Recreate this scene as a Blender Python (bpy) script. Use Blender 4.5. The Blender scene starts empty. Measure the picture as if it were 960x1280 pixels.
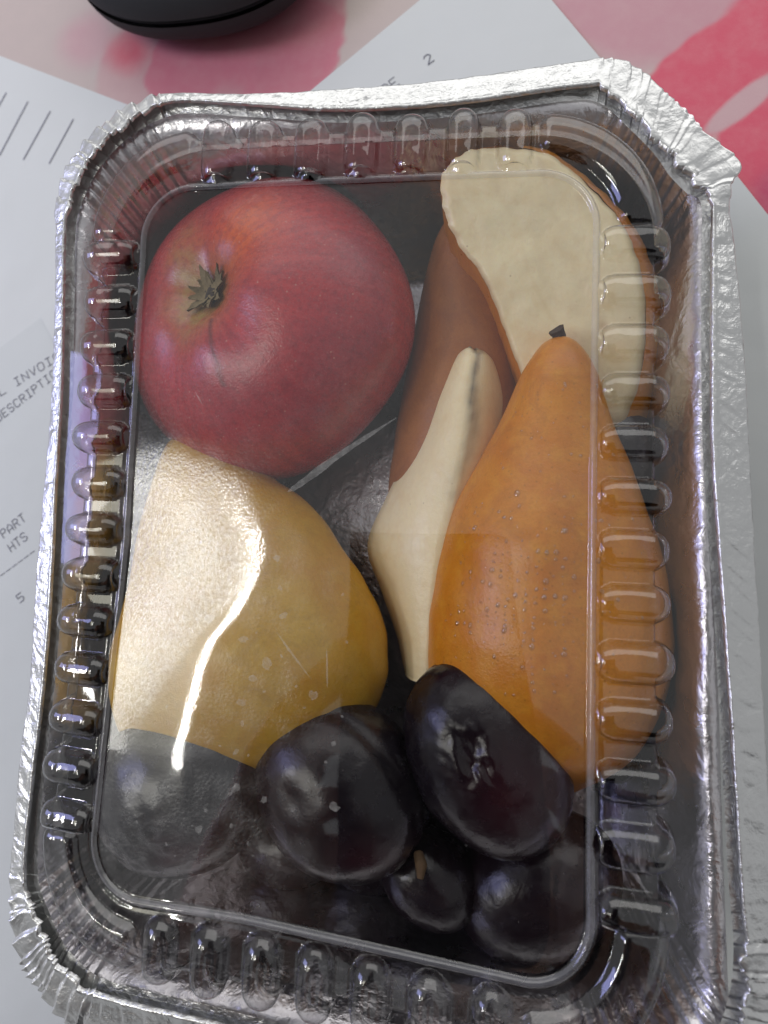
import bpy, math, random
import numpy as np
from mathutils import Vector, Matrix, noise

random.seed(7)
rng = np.random.default_rng(7)
S = 0.0115                      # one rib pitch of the lid in metres; every length below is in pitches
sc = bpy.context.scene

# ------------------------------------------------------------------ camera
CAM = Vector((2.651, -0.532, 11.231))
RX = Vector((0.986, 0.047, -0.157)); RY = Vector((-0.0312, 0.9945, 0.1003)); FW = Vector((-0.1611, 0.0941, -0.9824))
FW.normalize(); RX = (RX - FW * RX.dot(FW)).normalized(); RY = RX.cross(FW).normalized()
cd = bpy.data.cameras.new('camera'); cam = bpy.data.objects.new('camera', cd); sc.collection.objects.link(cam)
m = Matrix.Identity(4)
for i in range(3):
    m[i][0] = RX[i]; m[i][1] = RY[i]; m[i][2] = -FW[i]; m[i][3] = CAM[i] * S
cam.matrix_world = m
cd.sensor_fit = 'VERTICAL'; cd.sensor_height = 36.0; cd.sensor_width = 27.0
cd.lens = 719.11 / 1280 * 36.0
cd.clip_start = 0.002; cd.clip_end = 20
cd.dof.use_dof = True; cd.dof.focus_distance = 12.6 * S; cd.dof.aperture_fstop = 14
sc.camera = cam

# ------------------------------------------------------------------ world and lamps
w = bpy.data.worlds.new('World'); sc.world = w; w.use_nodes = True
w.node_tree.nodes['Background'].inputs[0].default_value = (0.97, 0.98, 1.0, 1)
w.node_tree.nodes['Background'].inputs[1].default_value = 0.30


def lamp(name, loc, target, sx, sy, radiance, color=(1, 1, 1)):
    l = bpy.data.lights.new(name, 'AREA'); l.shape = 'RECTANGLE'
    l.size = sx * S; l.size_y = sy * S; l.color = color
    l.energy = radiance * math.pi * (sx * S) * (sy * S)
    o = bpy.data.objects.new(name, l); sc.collection.objects.link(o)
    loc = Vector(loc); d = Vector(target) - loc
    z = -d.normalized(); y = Vector((0, 1, 0)); x = y.cross(z).normalized(); y = z.cross(x)
    mm = Matrix.Identity(4)
    for i in range(3):
        mm[i][0] = x[i]; mm[i][1] = y[i]; mm[i][2] = z[i]; mm[i][3] = loc[i] * S
    o.matrix_world = mm
    return o


# a wide ceiling fitting to the left with two bright tubes, and one more fitting further along the ceiling
lamp('ceiling_lamp', (-84, -1, 131), (-84, -1, 0), 42, 34, 2.2, (1.0, 0.97, 0.80))
for k_ in range(11):                                                   # the fitting dims towards its end
    y_ = -19.75 - 3.5 * k_
    lamp('ceiling_lamp', (-84, y_, 131), (-84, y_, 0), 42, 3.5, 2.2 * (.5 + .5 * math.cos(math.pi * (k_ + .5) / 11)), (1.0, 0.97, 0.80))
lamp('tube_lamp', (-64, -17, 129), (-64, -17, 0), 1.7, 54, 46.0, (1.0, 0.99, 0.95))
lamp('tube_lamp', (-88, -17, 129), (-88, -17, 0), 9.0, 54, 3.0, (1.0, 0.99, 0.95))
lamp('tube_lamp', (-150, -10, 131), (0, 0, 0), 7, 60, 30.0, (1.0, 0.985, 0.95))
lamp('fill_lamp', (4, 98, 60), (0, 4, 0), 170, 70, 1.0, (1.0, 0.985, 0.96))  # added fill from beyond the tray, so brightness falls off towards the near side
lamp('screen_lamp', (-70, 8, 44), (0, 0, 0), 40, 26, 3.4, (0.45, 0.48, 1.0))

sc.view_settings.view_transform = 'Standard'; sc.view_settings.look = 'None'
sc.view_settings.exposure = 0.40; sc.view_settings.gamma = 1.0
sc.render.engine = 'CYCLES'
cy = sc.cycles
cy.use_denoising = True
cy.max_bounces = 16; cy.diffuse_bounces = 4; cy.glossy_bounces = 6; cy.transmission_bounces = 8; cy.transparent_max_bounces = 40
cy.caustics_reflective = False; cy.caustics_refractive = False
cy.sample_clamp_indirect = 4.0

# ------------------------------------------------------------------ helpers


def empty(name, loc=(0, 0, 0), label=None, cat=None, group=None):
    o = bpy.data.objects.new(name, None); o.empty_display_size = 0.005
    sc.collection.objects.link(o); o.location = Vector(loc) * S
    tag(o, label, cat, group)
    return o


def tag(o, label=None, cat=None, group=None, kind=None):
    for k, v in (('label', label), ('category', cat), ('group', group), ('kind', kind)):
        if v: o[k] = v
    return o


def mesh(name, verts, faces, mats, parent=None, smooth=True, midx=None, normals=None, attrs=None):
    """One mesh object; verts in pitches in scene space, stored relative to the parent."""
    v = np.asarray(verts, float) * S
    off = np.zeros(3); p = parent
    while p is not None:
        off += np.array(p.location); p = p.parent
    v = v - off
    me = bpy.data.meshes.new(name)
    me.from_pydata(v.tolist(), [], [list(map(int, f)) for f in faces])
    for mt in (mats if isinstance(mats, (list, tuple)) else [mats]):
        me.materials.append(mt)
    if midx is not None:
        me.polygons.foreach_set('material_index', np.asarray(midx, np.int32))
    if attrs:
        for k, a in attrs.items():
            a = np.asarray(a, float)
            if a.ndim == 1:
                at = me.attributes.new(k, 'FLOAT', 'POINT'); at.data.foreach_set('value', a.astype(np.float32))
            else:
                at = me.attributes.new(k, 'FLOAT_COLOR', 'POINT')
                c = np.ones((len(a), 4), np.float32); c[:, :3] = a; at.data.foreach_set('color', c.ravel())
    me.polygons.foreach_set('use_smooth', np.full(len(me.polygons), bool(smooth)))
    me.update()
    if normals is not None:
        me.normals_split_custom_set_from_vertices(np.asarray(normals, float).tolist())
    o = bpy.data.objects.new(name, me); sc.collection.objects.link(o)
    if parent is not None: o.parent = parent
    return o


def grid_faces(n, k, wrap_n=True, flip=False):
    """n rings of k verts; index = i*k + j."""
    f = []
    for i in range(n if wrap_n else n - 1):
        a = i * k; b = ((i + 1) % n) * k
        for j in range(k - 1):
            q = (a + j, b + j, b + j + 1, a + j + 1)
            f.append(q[::-1] if flip else q)
    return f


def tube(path, rads, n=10, caps=True):
    """Tapered tube along a polyline: verts, faces."""
    path = [Vector(p) for p in path]; V = []; F = []
    for i, p in enumerate(path):
        d = (path[min(i + 1, len(path) - 1)] - path[max(i - 1, 0)]).normalized()
        a = Vector((0, 0, 1)) if abs(d.z) < .9 else Vector((1, 0, 0))
        u = d.cross(a).normalized(); v = d.cross(u)
        r = rads[i] if hasattr(rads, '__len__') else rads
        for k in range(n):
            t = 2 * math.pi * k / n
            V.append(p + (u * math.cos(t) + v * math.sin(t)) * r)
    for i in range(len(path) - 1):
        for k in range(n):
            F.append((i * n + k, i * n + (k + 1) % n, (i + 1) * n + (k + 1) % n, (i + 1) * n + k))
    if caps:
        F.append(tuple(range(n))); F.append(tuple(range(len(path) * n - 1, (len(path) - 1) * n - 1, -1)))
    return V, F


def catmull(pts, n, closed=False):
    P = np.asarray(pts, float)
    if closed: Q = np.vstack([P[-1], P, P[0], P[1]])
    else: Q = np.vstack([2 * P[0] - P[1], P, 2 * P[-1] - P[-2]])
    segs = len(Q) - 3; out = []
    for i in range(n):
        x = i / n * segs if closed else i / (n - 1) * segs
        k = min(int(x), segs - 1); t = x - k
        a, b, c, d = Q[k:k + 4]
        out.append(.5 * (2 * b + (c - a) * t + (2 * a - 5 * b + 4 * c - d) * t * t + (3 * b - a - 3 * c + d) * t ** 3))
    return np.array(out)


def vnoise(p, f, seed=0.0):
    return noise.noise(Vector((p[0] * f + seed, p[1] * f - seed * .7, p[2] * f + seed * 1.3)))


class NT:
    """Small node-tree builder."""
    def __init__(s, name):
        s.m = bpy.data.materials.new(name); s.m.use_nodes = True
        s.t = s.m.node_tree; s.t.nodes.clear(); s.out = s.t.nodes.new('ShaderNodeOutputMaterial')

    def n(s, typ, props=None, **inp):
        nd = s.t.nodes.new('ShaderNode' + typ)
        for k, v in (props or {}).items(): setattr(nd, k, v)
        for k, v in inp.items():
            key = int(k[1:]) if k[0] == '_' else k.replace('_', ' ')
            s.set(nd.inputs[key], v)
        return nd

    def set(s, sock, v):
        if isinstance(v, bpy.types.NodeSocket): s.t.links.new(v, sock)
        elif isinstance(v, bpy.types.Node): s.t.links.new(v.outputs[0], sock)
        elif isinstance(v, (tuple, list)) and sock.type == 'RGBA' and len(v) == 3: sock.default_value = (*v, 1)
        else: sock.default_value = v

    def math(s, op, a, b=0.0, c=None, clamp=False):
        nd = s.t.nodes.new('ShaderNodeMath'); nd.operation = op; nd.use_clamp = clamp
        s.set(nd.inputs[0], a); s.set(nd.inputs[1], b)
        if c is not None: s.set(nd.inputs[2], c)
        return nd.outputs[0]

    def mix(s, fac, a, b, blend='MIX'):
        nd = s.t.nodes.new('ShaderNodeMix'); nd.data_type = 'RGBA'; nd.blend_type = blend
        s.set(nd.inputs[0], fac); s.set(nd.inputs[6], a); s.set(nd.inputs[7], b)
        return nd.outputs[2]

    def ramp(s, fac, stops, interp='LINEAR'):
        nd = s.t.nodes.new('ShaderNodeValToRGB'); cr = nd.color_ramp; cr.interpolation = interp
        while len(cr.elements) < len(stops): cr.elements.new(.5)
        for e, (p, c) in zip(cr.elements, stops):
            e.position = p; e.color = (*c, 1) if hasattr(c, '__len__') else (c, c, c, 1)
        s.set(nd.inputs[0], fac)
        return nd.outputs[0]

    def coord(s, scale=1.0, which='Object'):
        tc = s.t.nodes.new('ShaderNodeTexCoord'); mp = s.t.nodes.new('ShaderNodeMapping')
        s.t.links.new(tc.outputs[which], mp.inputs[0])
        sc3 = scale if hasattr(scale, '__len__') else (scale,) * 3
        mp.inputs[3].default_value = tuple(q / S for q in sc3)      # coordinates come out in pitches * scale
        return mp.outputs[0]

    def noise(s, vec, scale, detail=3, rough=.5, dist=0.0):
        return s.n('TexNoise', Vector=vec, Scale=scale, Detail=detail, Roughness=rough, Distortion=dist).outputs[0]

    def voro(s, vec, scale, feature='F1'):
        return s.n('TexVoronoi', {'feature': feature}, Vector=vec, Scale=scale).outputs[0]

    def attr(s, name):
        return s.n('Attribute', {'attribute_name': name})

    def bump(s, h, strength, dist):
        return s.n('Bump', Strength=strength, Distance=dist * S, Height=h).outputs[0]

    def principled(s, **kw):
        p = s.n('BsdfPrincipled', **kw); s.t.links.new(p.outputs[0], s.out.inputs[0]); return p


# ------------------------------------------------------------------ materials
def mat_foil(name, rough=.26, bump=.35, scale=1.0, col=(.80, .805, .81)):
    t = NT(name); v = t.coord(1.0)
    h1 = t.noise(v, 2.2 * scale, 4, .6, .6); h2 = t.noise(v, 11 * scale, 3, .6)
    h3 = t.voro(v, 5.5 * scale)
    h = t.math('ADD', t.math('MULTIPLY', h1, 1.0), t.math('ADD', t.math('MULTIPLY', h2, .22), t.math('MULTIPLY', h3, .22)))
    r = t.math('ADD', t.math('MULTIPLY', t.noise(v, 3 * scale), .16), rough - .08)
    t.principled(Base_Color=col, Metallic=1.0, Roughness=r, Normal=t.bump(h, bump, .12))
    return t.m


FOIL = mat_foil('aluminium_foil', .33, .45, 1.0, (.74, .745, .74))
FOIL_IN = mat_foil('aluminium_foil_inside', .29, .45, .6, (.72, .70, .72))
FOIL_CR = mat_foil('crumpled_foil', .38, .35, .8, (.76, .765, .76))


def mat_lid(name, fog=False):
    t = NT(name)
    lw = t.n('LayerWeight', Blend=.5)
    fac = lw.outputs['Facing']
    R = t.math('MULTIPLY_ADD', t.math('POWER', fac, 4.6), .80, .085)
    tint = t.mix(t.math('POWER', fac, 2.8, clamp=True), (.972, .970, .974), (.20, .20, .22))
    tr = t.n('BsdfTransparent', Color=tint)
    sv_ = t.coord((1.0, .22, 1.0))
    gl = t.n('BsdfGlossy', Color=(1, 1, 1), Roughness=t.math('MULTIPLY_ADD', t.ramp(t.noise(sv_, 3.5, 5, .75), [(.45, 0.), (.8, 1.)]), .09, .02))
    sh = t.n('MixShader', _0=R, _1=tr.outputs[0], _2=gl.outputs[0])
    if fog:
        v = t.coord(1.0)
        a = t.attr('fog').outputs['Fac']
        grain = t.noise(v, 12, 3, .75); cell = t.voro(v, 17, 'SMOOTH_F1')
        g = t.math('MULTIPLY_ADD', grain, 1.5, -.25, clamp=True)
        g = t.math('MULTIPLY', g, t.math('MULTIPLY_ADD', cell, 1.4, .45, clamp=True))
        t.set(sh.inputs[0], t.math('MULTIPLY', R, t.math('SUBTRACT', 1.0, t.math('MULTIPLY', t.math('MULTIPLY', a, 1.7, clamp=True), g))))
        d = t.n('BsdfDiffuse', Color=(.86, .87, .86))
        bmp = t.bump(t.math('ADD', grain, cell), .22, .025)
        t.set(gl.inputs['Normal'], t.n('Bump', Strength=t.math('MULTIPLY', a, .16, clamp=True), Distance=.02 * S, Height=t.math('ADD', grain, cell)).outputs[0])
        t.set(gl.inputs['Roughness'], t.math('MULTIPLY_ADD', a, .06, .03))
        gr = t.n('BsdfGlossy', Color=(1, 1, 1), Roughness=.26, Normal=bmp)
        fm = t.n('MixShader', _0=.45, _1=d.outputs[0], _2=gr.outputs[0])
        sh = t.n('MixShader', _0=t.math('MULTIPLY', a, t.math('MULTIPLY_ADD', g, 1.15, .02), clamp=True), _1=sh.outputs[0], _2=fm.outputs[0])
    t.t.links.new(sh.outputs[0], t.out.inputs[0])
    return t.m


LID = mat_lid('clear_lid_plastic')
LID_FOG = mat_lid('misted_lid_plastic', True)


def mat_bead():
    t = NT('painted_glint_plastic')  # diffuse white mixed in to paint the bright reflected lines of the panel border
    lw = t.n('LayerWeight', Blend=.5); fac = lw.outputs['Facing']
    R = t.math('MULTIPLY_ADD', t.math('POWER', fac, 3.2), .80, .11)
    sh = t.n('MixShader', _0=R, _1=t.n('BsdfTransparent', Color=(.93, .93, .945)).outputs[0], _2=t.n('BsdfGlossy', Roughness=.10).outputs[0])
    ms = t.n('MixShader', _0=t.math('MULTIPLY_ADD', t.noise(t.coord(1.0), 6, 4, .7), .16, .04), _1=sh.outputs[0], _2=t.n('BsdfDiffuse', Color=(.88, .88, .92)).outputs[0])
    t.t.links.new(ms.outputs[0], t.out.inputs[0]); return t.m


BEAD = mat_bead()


def mat_drop():
    t = NT('water')
    lw = t.n('LayerWeight', Blend=.5)
    R = t.math('MULTIPLY_ADD', t.math('POWER', lw.outputs['Facing'], 2.5), .6, .12)
    tr = t.n('BsdfTransparent', Color=t.mix(t.math('POWER', lw.outputs['Facing'], 2.5), (.97, .97, .97), (.5, .45, .4)))
    gl = t.n('BsdfGlossy', Color=(1, 1, 1), Roughness=.03)
    s = t.n('MixShader', _0=R, _1=tr.outputs[0], _2=gl.outputs[0])
    t.t.links.new(s.outputs[0], t.out.inputs[0]); return t.m


DROP = mat_drop()


def mat_pear(name, base, dark, light, rough=.36, spots=.7):
    t = NT(name); v = t.coord(1.0)
    big = t.noise(v, .55, 3, .6); mid = t.noise(v, 2.6, 4, .65)
    c = t.mix(t.ramp(big, [(.32, 0.), (.68, 1.)]), dark, base)
    c = t.mix(t.math('MULTIPLY', t.ramp(mid, [(.45, 0.), (.8, 1.)]), .6), c, light)
    sp = t.ramp(t.voro(v, 5.2), [(.06, 1.), (.17, 0.)])
    c = t.mix(t.math('MULTIPLY', sp, .6 * spots), c, tuple(q * .42 for q in base))
    sp2 = t.ramp(t.voro(v, 11), [(.08, 1.), (.2, 0.)])
    c = t.mix(t.math('MULTIPLY', sp2, .30 * spots), c, tuple(q * .5 for q in base))
    rus = t.ramp(t.noise(v, 1.1, 5, .72, 1.2), [(.52, 0.), (.66, 1.)])
    c = t.mix(t.math('MULTIPLY', rus, .38), c, (base[0] * .62, base[1] * .55, base[2] * .9))
    fine = t.ramp(t.noise(v, 16, 2, .6), [(.45, 0.), (.75, 1.)])
    c = t.mix(t.math('MULTIPLY', fine, .28), c, tuple(q * .62 for q in base))
    h = t.math('ADD', t.math('MULTIPLY', t.noise(v, 9, 3, .6), .6), t.math('MULTIPLY', t.noise(v, 28, 2), .35))
    t.principled(Base_Color=c, Roughness=t.math('MULTIPLY_ADD', mid, .22, rough - .16), Normal=t.bump(h, .22, .06),
                 Subsurface_Weight=.08, Subsurface_Radius=(.004, .002, .001), Subsurface_Scale=.4)
    return t.m


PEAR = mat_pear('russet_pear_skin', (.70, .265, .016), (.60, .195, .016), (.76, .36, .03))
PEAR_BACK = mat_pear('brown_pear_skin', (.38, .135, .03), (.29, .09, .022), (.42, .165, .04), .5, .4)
PEAR_YEL = mat_pear('golden_pear_skin', (.60, .36, .028), (.54, .26, .018), (.62, .40, .05), .42, .3)


def mat_flesh():
    t = NT('cut_pear_flesh'); v = t.coord(1.0)
    n1 = t.noise(v, .8, 4, .6); n2 = t.noise(v, 5, 4, .7); 
    vs = t.coord((1.0, .16, 1.0)); n3 = t.noise(vs, 4.5, 4, .65)
    c = t.mix(n1, (.91, .76, .45), (.95, .85, .57))
    c = t.mix(t.math('MULTIPLY', t.ramp(n2, [(.46, 0.), (.76, 1.)]), .36), c, (.80, .62, .35))
    c = t.mix(t.math('MULTIPLY', t.ramp(n3, [(.5, 0.), (.75, 1.)]), .12), c, (.80, .70, .50))
    sp = t.ramp(t.voro(v, 2.1), [(.02, 1.), (.055, 0.)])
    c = t.mix(t.math('MULTIPLY', sp, .5), c, (.33, .2, .1))
    cr = t.attr('core').outputs['Fac']
    c = t.mix(t.math('MULTIPLY', cr, .55), c, (.62, .45, .22))
    st = t.attr('stain')
    c = t.mix(st.outputs['Fac'], c, (.085, .075, .06))
    br = t.attr('brown')
    c = t.mix(br.outputs['Fac'], c, (.40, .19, .06))
    h = t.math('ADD', t.math('MULTIPLY', n3, .35), t.math('MULTIPLY', n2, .7))
    pt = t.ramp(t.noise(v, .9, 4, .6, .8), [(.5, 0.), (.72, 1.)])
    c = t.mix(t.math('MULTIPLY', pt, .45), c, (.80, .58, .28))
    t.principled(Base_Color=c, Roughness=t.math('MULTIPLY_ADD', n2, .3, .18), Normal=t.bump(h, .3, .07), Subsurface_Weight=.2,
                 Subsurface_Radius=(.004, .003, .0015), Subsurface_Scale=.5)
    return t.m


FLESH = mat_flesh()


def mat_apple():
    t = NT('red_apple_skin')
    tc = t.n('TexCoord'); o = tc.outputs['Object']
    sep = t.n('SeparateXYZ', Vector=o)
    x, y, z = (t.math('DIVIDE', sep.outputs[i], S) for i in range(3))
    ang = t.math('ARCTAN2', y, x)
    rad = t.math('SQRT', t.math('ADD', t.math('MULTIPLY', x, x), t.math('MULTIPLY', y, y)))
    comb = t.n('CombineXYZ', X=t.math('MULTIPLY', t.math('COSINE', ang), 3.2), Y=t.math('MULTIPLY', t.math('SINE', ang), 3.2), Z=t.math('MULTIPLY', rad, .16))
    streak = t.noise(comb, 4.2, 5, .65, .3)
    v = t.coord(1.0)
    big = t.noise(v, .5, 3, .55)
    c = t.mix(t.ramp(streak, [(.3, 0.), (.72, 1.)]), (.39, .016, .030), (.55, .038, .044))
    c = t.mix(t.math('MULTIPLY', t.ramp(big, [(.42, 0.), (.66, 1.)]), .55), c, (.34, .03, .055))
    om = t.attr('orange').outputs['Fac']
    c = t.mix(t.math('MULTIPLY', om, t.ramp(streak, [(.25, .2), (.65, 1.)])), c, (.72, .13, .02))
    gm = t.attr('green').outputs['Fac']
    c = t.mix(t.math('MULTIPLY', gm, t.ramp(t.noise(v, 2.6, 4, .6), [(.25, .35), (.6, 1.)])), c, (.33, .22, .055))
    dots = t.ramp(t.voro(v, 4.6), [(.05, 1.), (.115, 0.)])
    c = t.mix(t.math('MULTIPLY', dots, .7), c, (.70, .36, .28))
    dots2 = t.ramp(t.voro(v, 10.5), [(.07, 1.), (.2, 0.)])
    c = t.mix(t.math('MULTIPLY', dots2, .40), c, (.56, .22, .20))
    mot = t.ramp(t.noise(v, 7, 4, .7), [(.45, 0.), (.7, 1.)])
    c = t.mix(t.math('MULTIPLY', mot, .5), c, (.17, .014, .026))
    sc_ = t.attr('scar').outputs['Fac']
    c = t.mix(sc_, c, (.13, .02, .02))
    h = t.math('ADD', t.math('MULTIPLY', t.noise(v, 6, 3), .6), t.math('MULTIPLY', t.noise(v, 24, 2), .3))
    t.principled(Base_Color=c, Roughness=t.math('MULTIPLY_ADD', t.noise(v, 9, 3, .7), .22, .17), Normal=t.bump(h, .2, .06), Coat_Weight=.1, Coat_Roughness=.3)
    return t.m


APPLE = mat_apple()


def mat_simple(name, col, rough=.6, metallic=0., nscale=6, var=.25, bump=.2, bdist=.05, **kw):
    t = NT(name); v = t.coord(1.0)
    n1 = t.noise(v, nscale, 4, .6)
    c = t.mix(n1, tuple(q * (1 - var) for q in col), tuple(min(1, q * (1 + var)) for q in col))
    t.principled(Base_Color=c, Roughness=rough, Metallic=metallic, Normal=t.bump(t.noise(v, nscale * 3, 3, .6), bump, bdist), **kw)
    return t.m


SEPAL = mat_simple('dry_sepal', (.20, .15, .07), .8, nscale=5, var=.6, bump=.5)
SEPAL_DARK = mat_simple('dry_calyx_core', (.045, .032, .022), .9, nscale=8, var=.6, bump=.6)
STEM = mat_simple('pear_stem', (.045, .024, .018), .75, nscale=7, var=.6, bump=.7)
TAN = mat_simple('dry_stalk', (.15, .09, .045), .7, nscale=7, var=.5, bump=.6)


def mat_plum():
    t = NT('plum_skin'); v = t.coord(1.0)
    n1 = t.noise(v, .9, 4, .6); n2 = t.noise(v, 3.5, 5, .7); vo = t.noise(v, 8, 3, .7)
    red = t.attr('red').outputs['Fac']
    c = t.mix(red, (.006, .0032, .006), (.034, .005, .010))
    bl = t.math('MULTIPLY', t.ramp(n1, [(.40, 0.), (.7, 1.)]), t.ramp(n2, [(.36, .15), (.62, 1.)]))
    c = t.mix(t.math('MULTIPLY', bl, .26), c, (.034, .031, .042))
    sp = t.ramp(t.voro(v, 3.0), [(.03, 1.), (.07, 0.)])
    c = t.mix(t.math('MULTIPLY', sp, .3), c, (.13, .10, .10))
    h = t.math('ADD', t.math('MULTIPLY', n2, .6), t.math('MULTIPLY', vo, .2))
    t.principled(Base_Color=c, Roughness=t.math('MULTIPLY_ADD', n2, .26, .12), Normal=t.bump(h, .22, .1), Specular_IOR_Level=.55)
    return t.m


PLUM = mat_plum()


def mat_paper(name, col):
    t = NT(name); v = t.coord(1.0)
    n = t.noise(v, .25, 3, .5); f = t.noise(v, 14, 4, .7)
    c = t.mix(n, tuple(q * .96 for q in col), col)
    h = t.math('ADD', t.math('MULTIPLY', t.noise(v, .4, 2), 1.0), t.math('MULTIPLY', f, .05))
    t.principled(Base_Color=c, Roughness=.75, Normal=t.bump(h, .25, .3))
    return t.m


PAPER = mat_paper('white_paper', (.70, .72, .72))
PAPER2 = mat_paper('office_paper', (.66, .685, .685))
INK = mat_simple('grey_ink', (.16, .16, .21), .8, nscale=9, var=.35, bump=0)


def mat_cloth():
    t = NT('printed_tablecloth'); v = t.coord(1.0)
    c = t.attr('print').outputs['Color']
    n = t.noise(v, 1.3, 4, .65)
    c = t.mix(t.math('MULTIPLY', t.ramp(n, [(.4, 0.), (.75, 1.)]), .14), c, (.70, .56, .52))
    wv = t.noise(v, 16, 3, .7)
    t.principled(Base_Color=c, Roughness=.48, Normal=t.bump(wv, .16, .05))
    return t.m


CLOTH = mat_cloth()
BLACK = mat_simple('matte_black_shell', (.010, .010, .012), .75, nscale=14, var=.3, bump=.35, bdist=.03)
BLACK_GLOSS = mat_simple('black_phone_shell', (.012, .012, .014), .75, nscale=3, var=.1, bump=0, Specular_IOR_Level=.15)

# ------------------------------------------------------------------ warp of the lid and tray (a soft, slightly twisted foil box)
ZT = -6.2


def warp(x, y):
    return -.0044 * x * y - .0019 * x * x + .0035 * y * y * np.where(np.asarray(y) < 0, 1.25, 1.0)


# ------------------------------------------------------------------ table, papers, case
def build_table():
    def print_color(x, y):
        base = np.array((.56, .465, .44)); pink = np.array((.60, .185, .245)); red = np.array((.68, .085, .145)); pale = np.array((.60, .34, .38))
        wob = .35 * vnoise((x, y, 0), .55, 3.1) + .12 * vnoise((x, y, 0), 2.2, 9.)
        c = base.copy()

        def ell(cx, cy, a, b, rot, col, soft=.08, amt=1.0, grad=None):
            nonlocal c
            ca, sa = math.cos(rot), math.sin(rot)
            dx, dy = x - cx, y - cy
            u = (dx * ca + dy * sa) / a; v = (-dx * sa + dy * ca) / b
            d = math.sqrt(u * u + v * v) + wob * .35
            k = min(1, max(0, (1 - d) / soft)); k = k * k * (3 - 2 * k) * amt
            if grad is not None: k *= min(1, max(0, .5 + grad * v))
            c = c * (1 - k) + col * k
        # flower behind the tray's upper edge
        ell(-12.2, 18.3, 1.6, 1.5, .3, pale, .7, .8)
        ell(-9.9, 17.2, 1.6, 2.6, -.5, pink, .18, .9, .3)
        ell(-6.0, 16.9, 3.7, 3.0, .1, pink, .05, .95)
        ell(-3.9, 17.6, 1.5, 3.2, -.25, np.array((.57, .2, .25)), .15, .8)
        ell(-10.4, 17.7, 1.2, 1.3, .4, red, .8, .75)
        ell(-6.6, 14.8, 1.1, 1.6, -.3, base, .8, .6)
        # flower at the right
        ell(9.0, 18.2, 6.2, 3.6, .1, np.array((.57, .27, .32)), .35, .9)
        ell(9.2, 14.6, 4.0, 1.6, .72, red, .1, 1.)
        ell(10.6, 15.8, 3.2, 1.6, .9, red, .2, .95)
        ell(8.0, 13.0, 1.0, 2.0, .0, red, .3, .9)
        ell(11.4, 12.2, 2.6, 2.2, .9, red, .08, 1.)
        ell(10.05, 13.75, 1.6, .42, .72, np.array((.60, .38, .40)), .3, 1.)
        ell(11.3, 10.9, 1.5, 1.3, .4, np.array((.50, .05, .14)), .7, .8)
        # repeats of the print elsewhere on the cloth
        for cx, cy, r in ((20, 4, 5), (22, -14, 6), (-24, 24, 6), (2, 27, 5), (-26, -6, 5), (-4, -24, 6), (26, 22, 6), (14, -26, 5)):
            for k in range(5):
                a = k * 1.257 + cx
                ell(cx + r * .6 * math.cos(a), cy + r * .6 * math.sin(a), r * .62, r * .42, a, pink if k % 2 else red, .15, .85)
        return c
    xs = np.concatenate([np.arange(-40, -17, 1.0), np.arange(-17, 13, .1), np.arange(13, 40, 1.0)])
    ys = np.concatenate([np.arange(-40, 8, 1.0), np.arange(8, 21, .1), np.arange(21, 40, 1.0)])
    V = []; C = []
    for x in xs:
        for y in ys:
            V.append((x, y, ZT)); C.append(print_color(x, y))
    o = mesh('tabletop', V, grid_faces(len(xs), len(ys), False), CLOTH, attrs={'print': C})
    tag(o, kind='structure')
    o['label'] = 'pink floral printed cloth on the table'


build_table()

GL = {'L': [[(0, 6), (0, 0), (4, 0)]], 'I': [[(.5, 6), (3.5, 6)], [(2, 6), (2, 0)], [(.5, 0), (3.5, 0)]], 'N': [[(0, 0), (0, 6), (4, 0), (4, 6)]],
      'V': [[(0, 6), (2, 0), (4, 6)]], 'O': [[(1, 0), (0, 1), (0, 5), (1, 6), (3, 6), (4, 5), (4, 1), (3, 0), (1, 0)]],
      'C': [[(4, 5), (3, 6), (1, 6), (0, 5), (0, 1), (1, 0), (3, 0), (4, 1)]], 'D': [[(0, 0), (0, 6), (3, 6), (4, 5), (4, 1), (3, 0), (0, 0)]],
      'E': [[(4, 6), (0, 6), (0, 0), (4, 0)], [(0, 3), (3, 3)]], 'S': [[(4, 5), (3, 6), (1, 6), (0, 5), (0, 4), (1, 3), (3, 3), (4, 2), (4, 1), (3, 0), (1, 0), (0, 1)]],
      'R': [[(0, 0), (0, 6), (3, 6), (4, 5), (4, 4), (3, 3), (0, 3)], [(2, 3), (4, 0)]], 'P': [[(0, 0), (0, 6), (3, 6), (4, 5), (4, 4), (3, 3), (0, 3)]],
      'T': [[(0, 6), (4, 6)], [(2, 6), (2, 0)]], 'A': [[(0, 0), (0, 4), (2, 6), (4, 4), (4, 0)], [(0, 2), (4, 2)]], 'H': [[(0, 0), (0, 6)], [(4, 0), (4, 6)], [(0, 3), (4, 3)]],
      '5': [[(4, 6), (0, 6), (0, 3.4), (3, 3.4), (4, 2.5), (4, 1), (3, 0), (0, 0)]], '2': [[(0, 5), (1, 6), (3, 6), (4, 5), (4, 4), (0, 0), (4, 0)]], '-': [[(0, 3), (4, 3)]]}


def strokes(name, lines, parent, z, wd):
    V = []; F = []
    for ln in lines:
        for (ax, ay), (bx, by) in zip(ln[:-1], ln[1:]):
            d = Vector((bx - ax, by - ay)); L = d.length
            if L < 1e-6: continue
            d /= L; n = Vector((-d.y, d.x)) * wd * .5; e = d * wd * .4
            k = len(V)
            for qx, qy in ((ax - e.x + n.x, ay - e.y + n.y), (ax - e.x - n.x, ay - e.y - n.y), (bx + e.x - n.x, by + e.y - n.y), (bx + e.x + n.x, by + e.y + n.y)):
                V.append((qx, qy, z + .0004 * (k % 7)))
            F.append((k, k + 1, k + 2, k + 3))
    return mesh(name, V, F, INK, parent, smooth=False)


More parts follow.
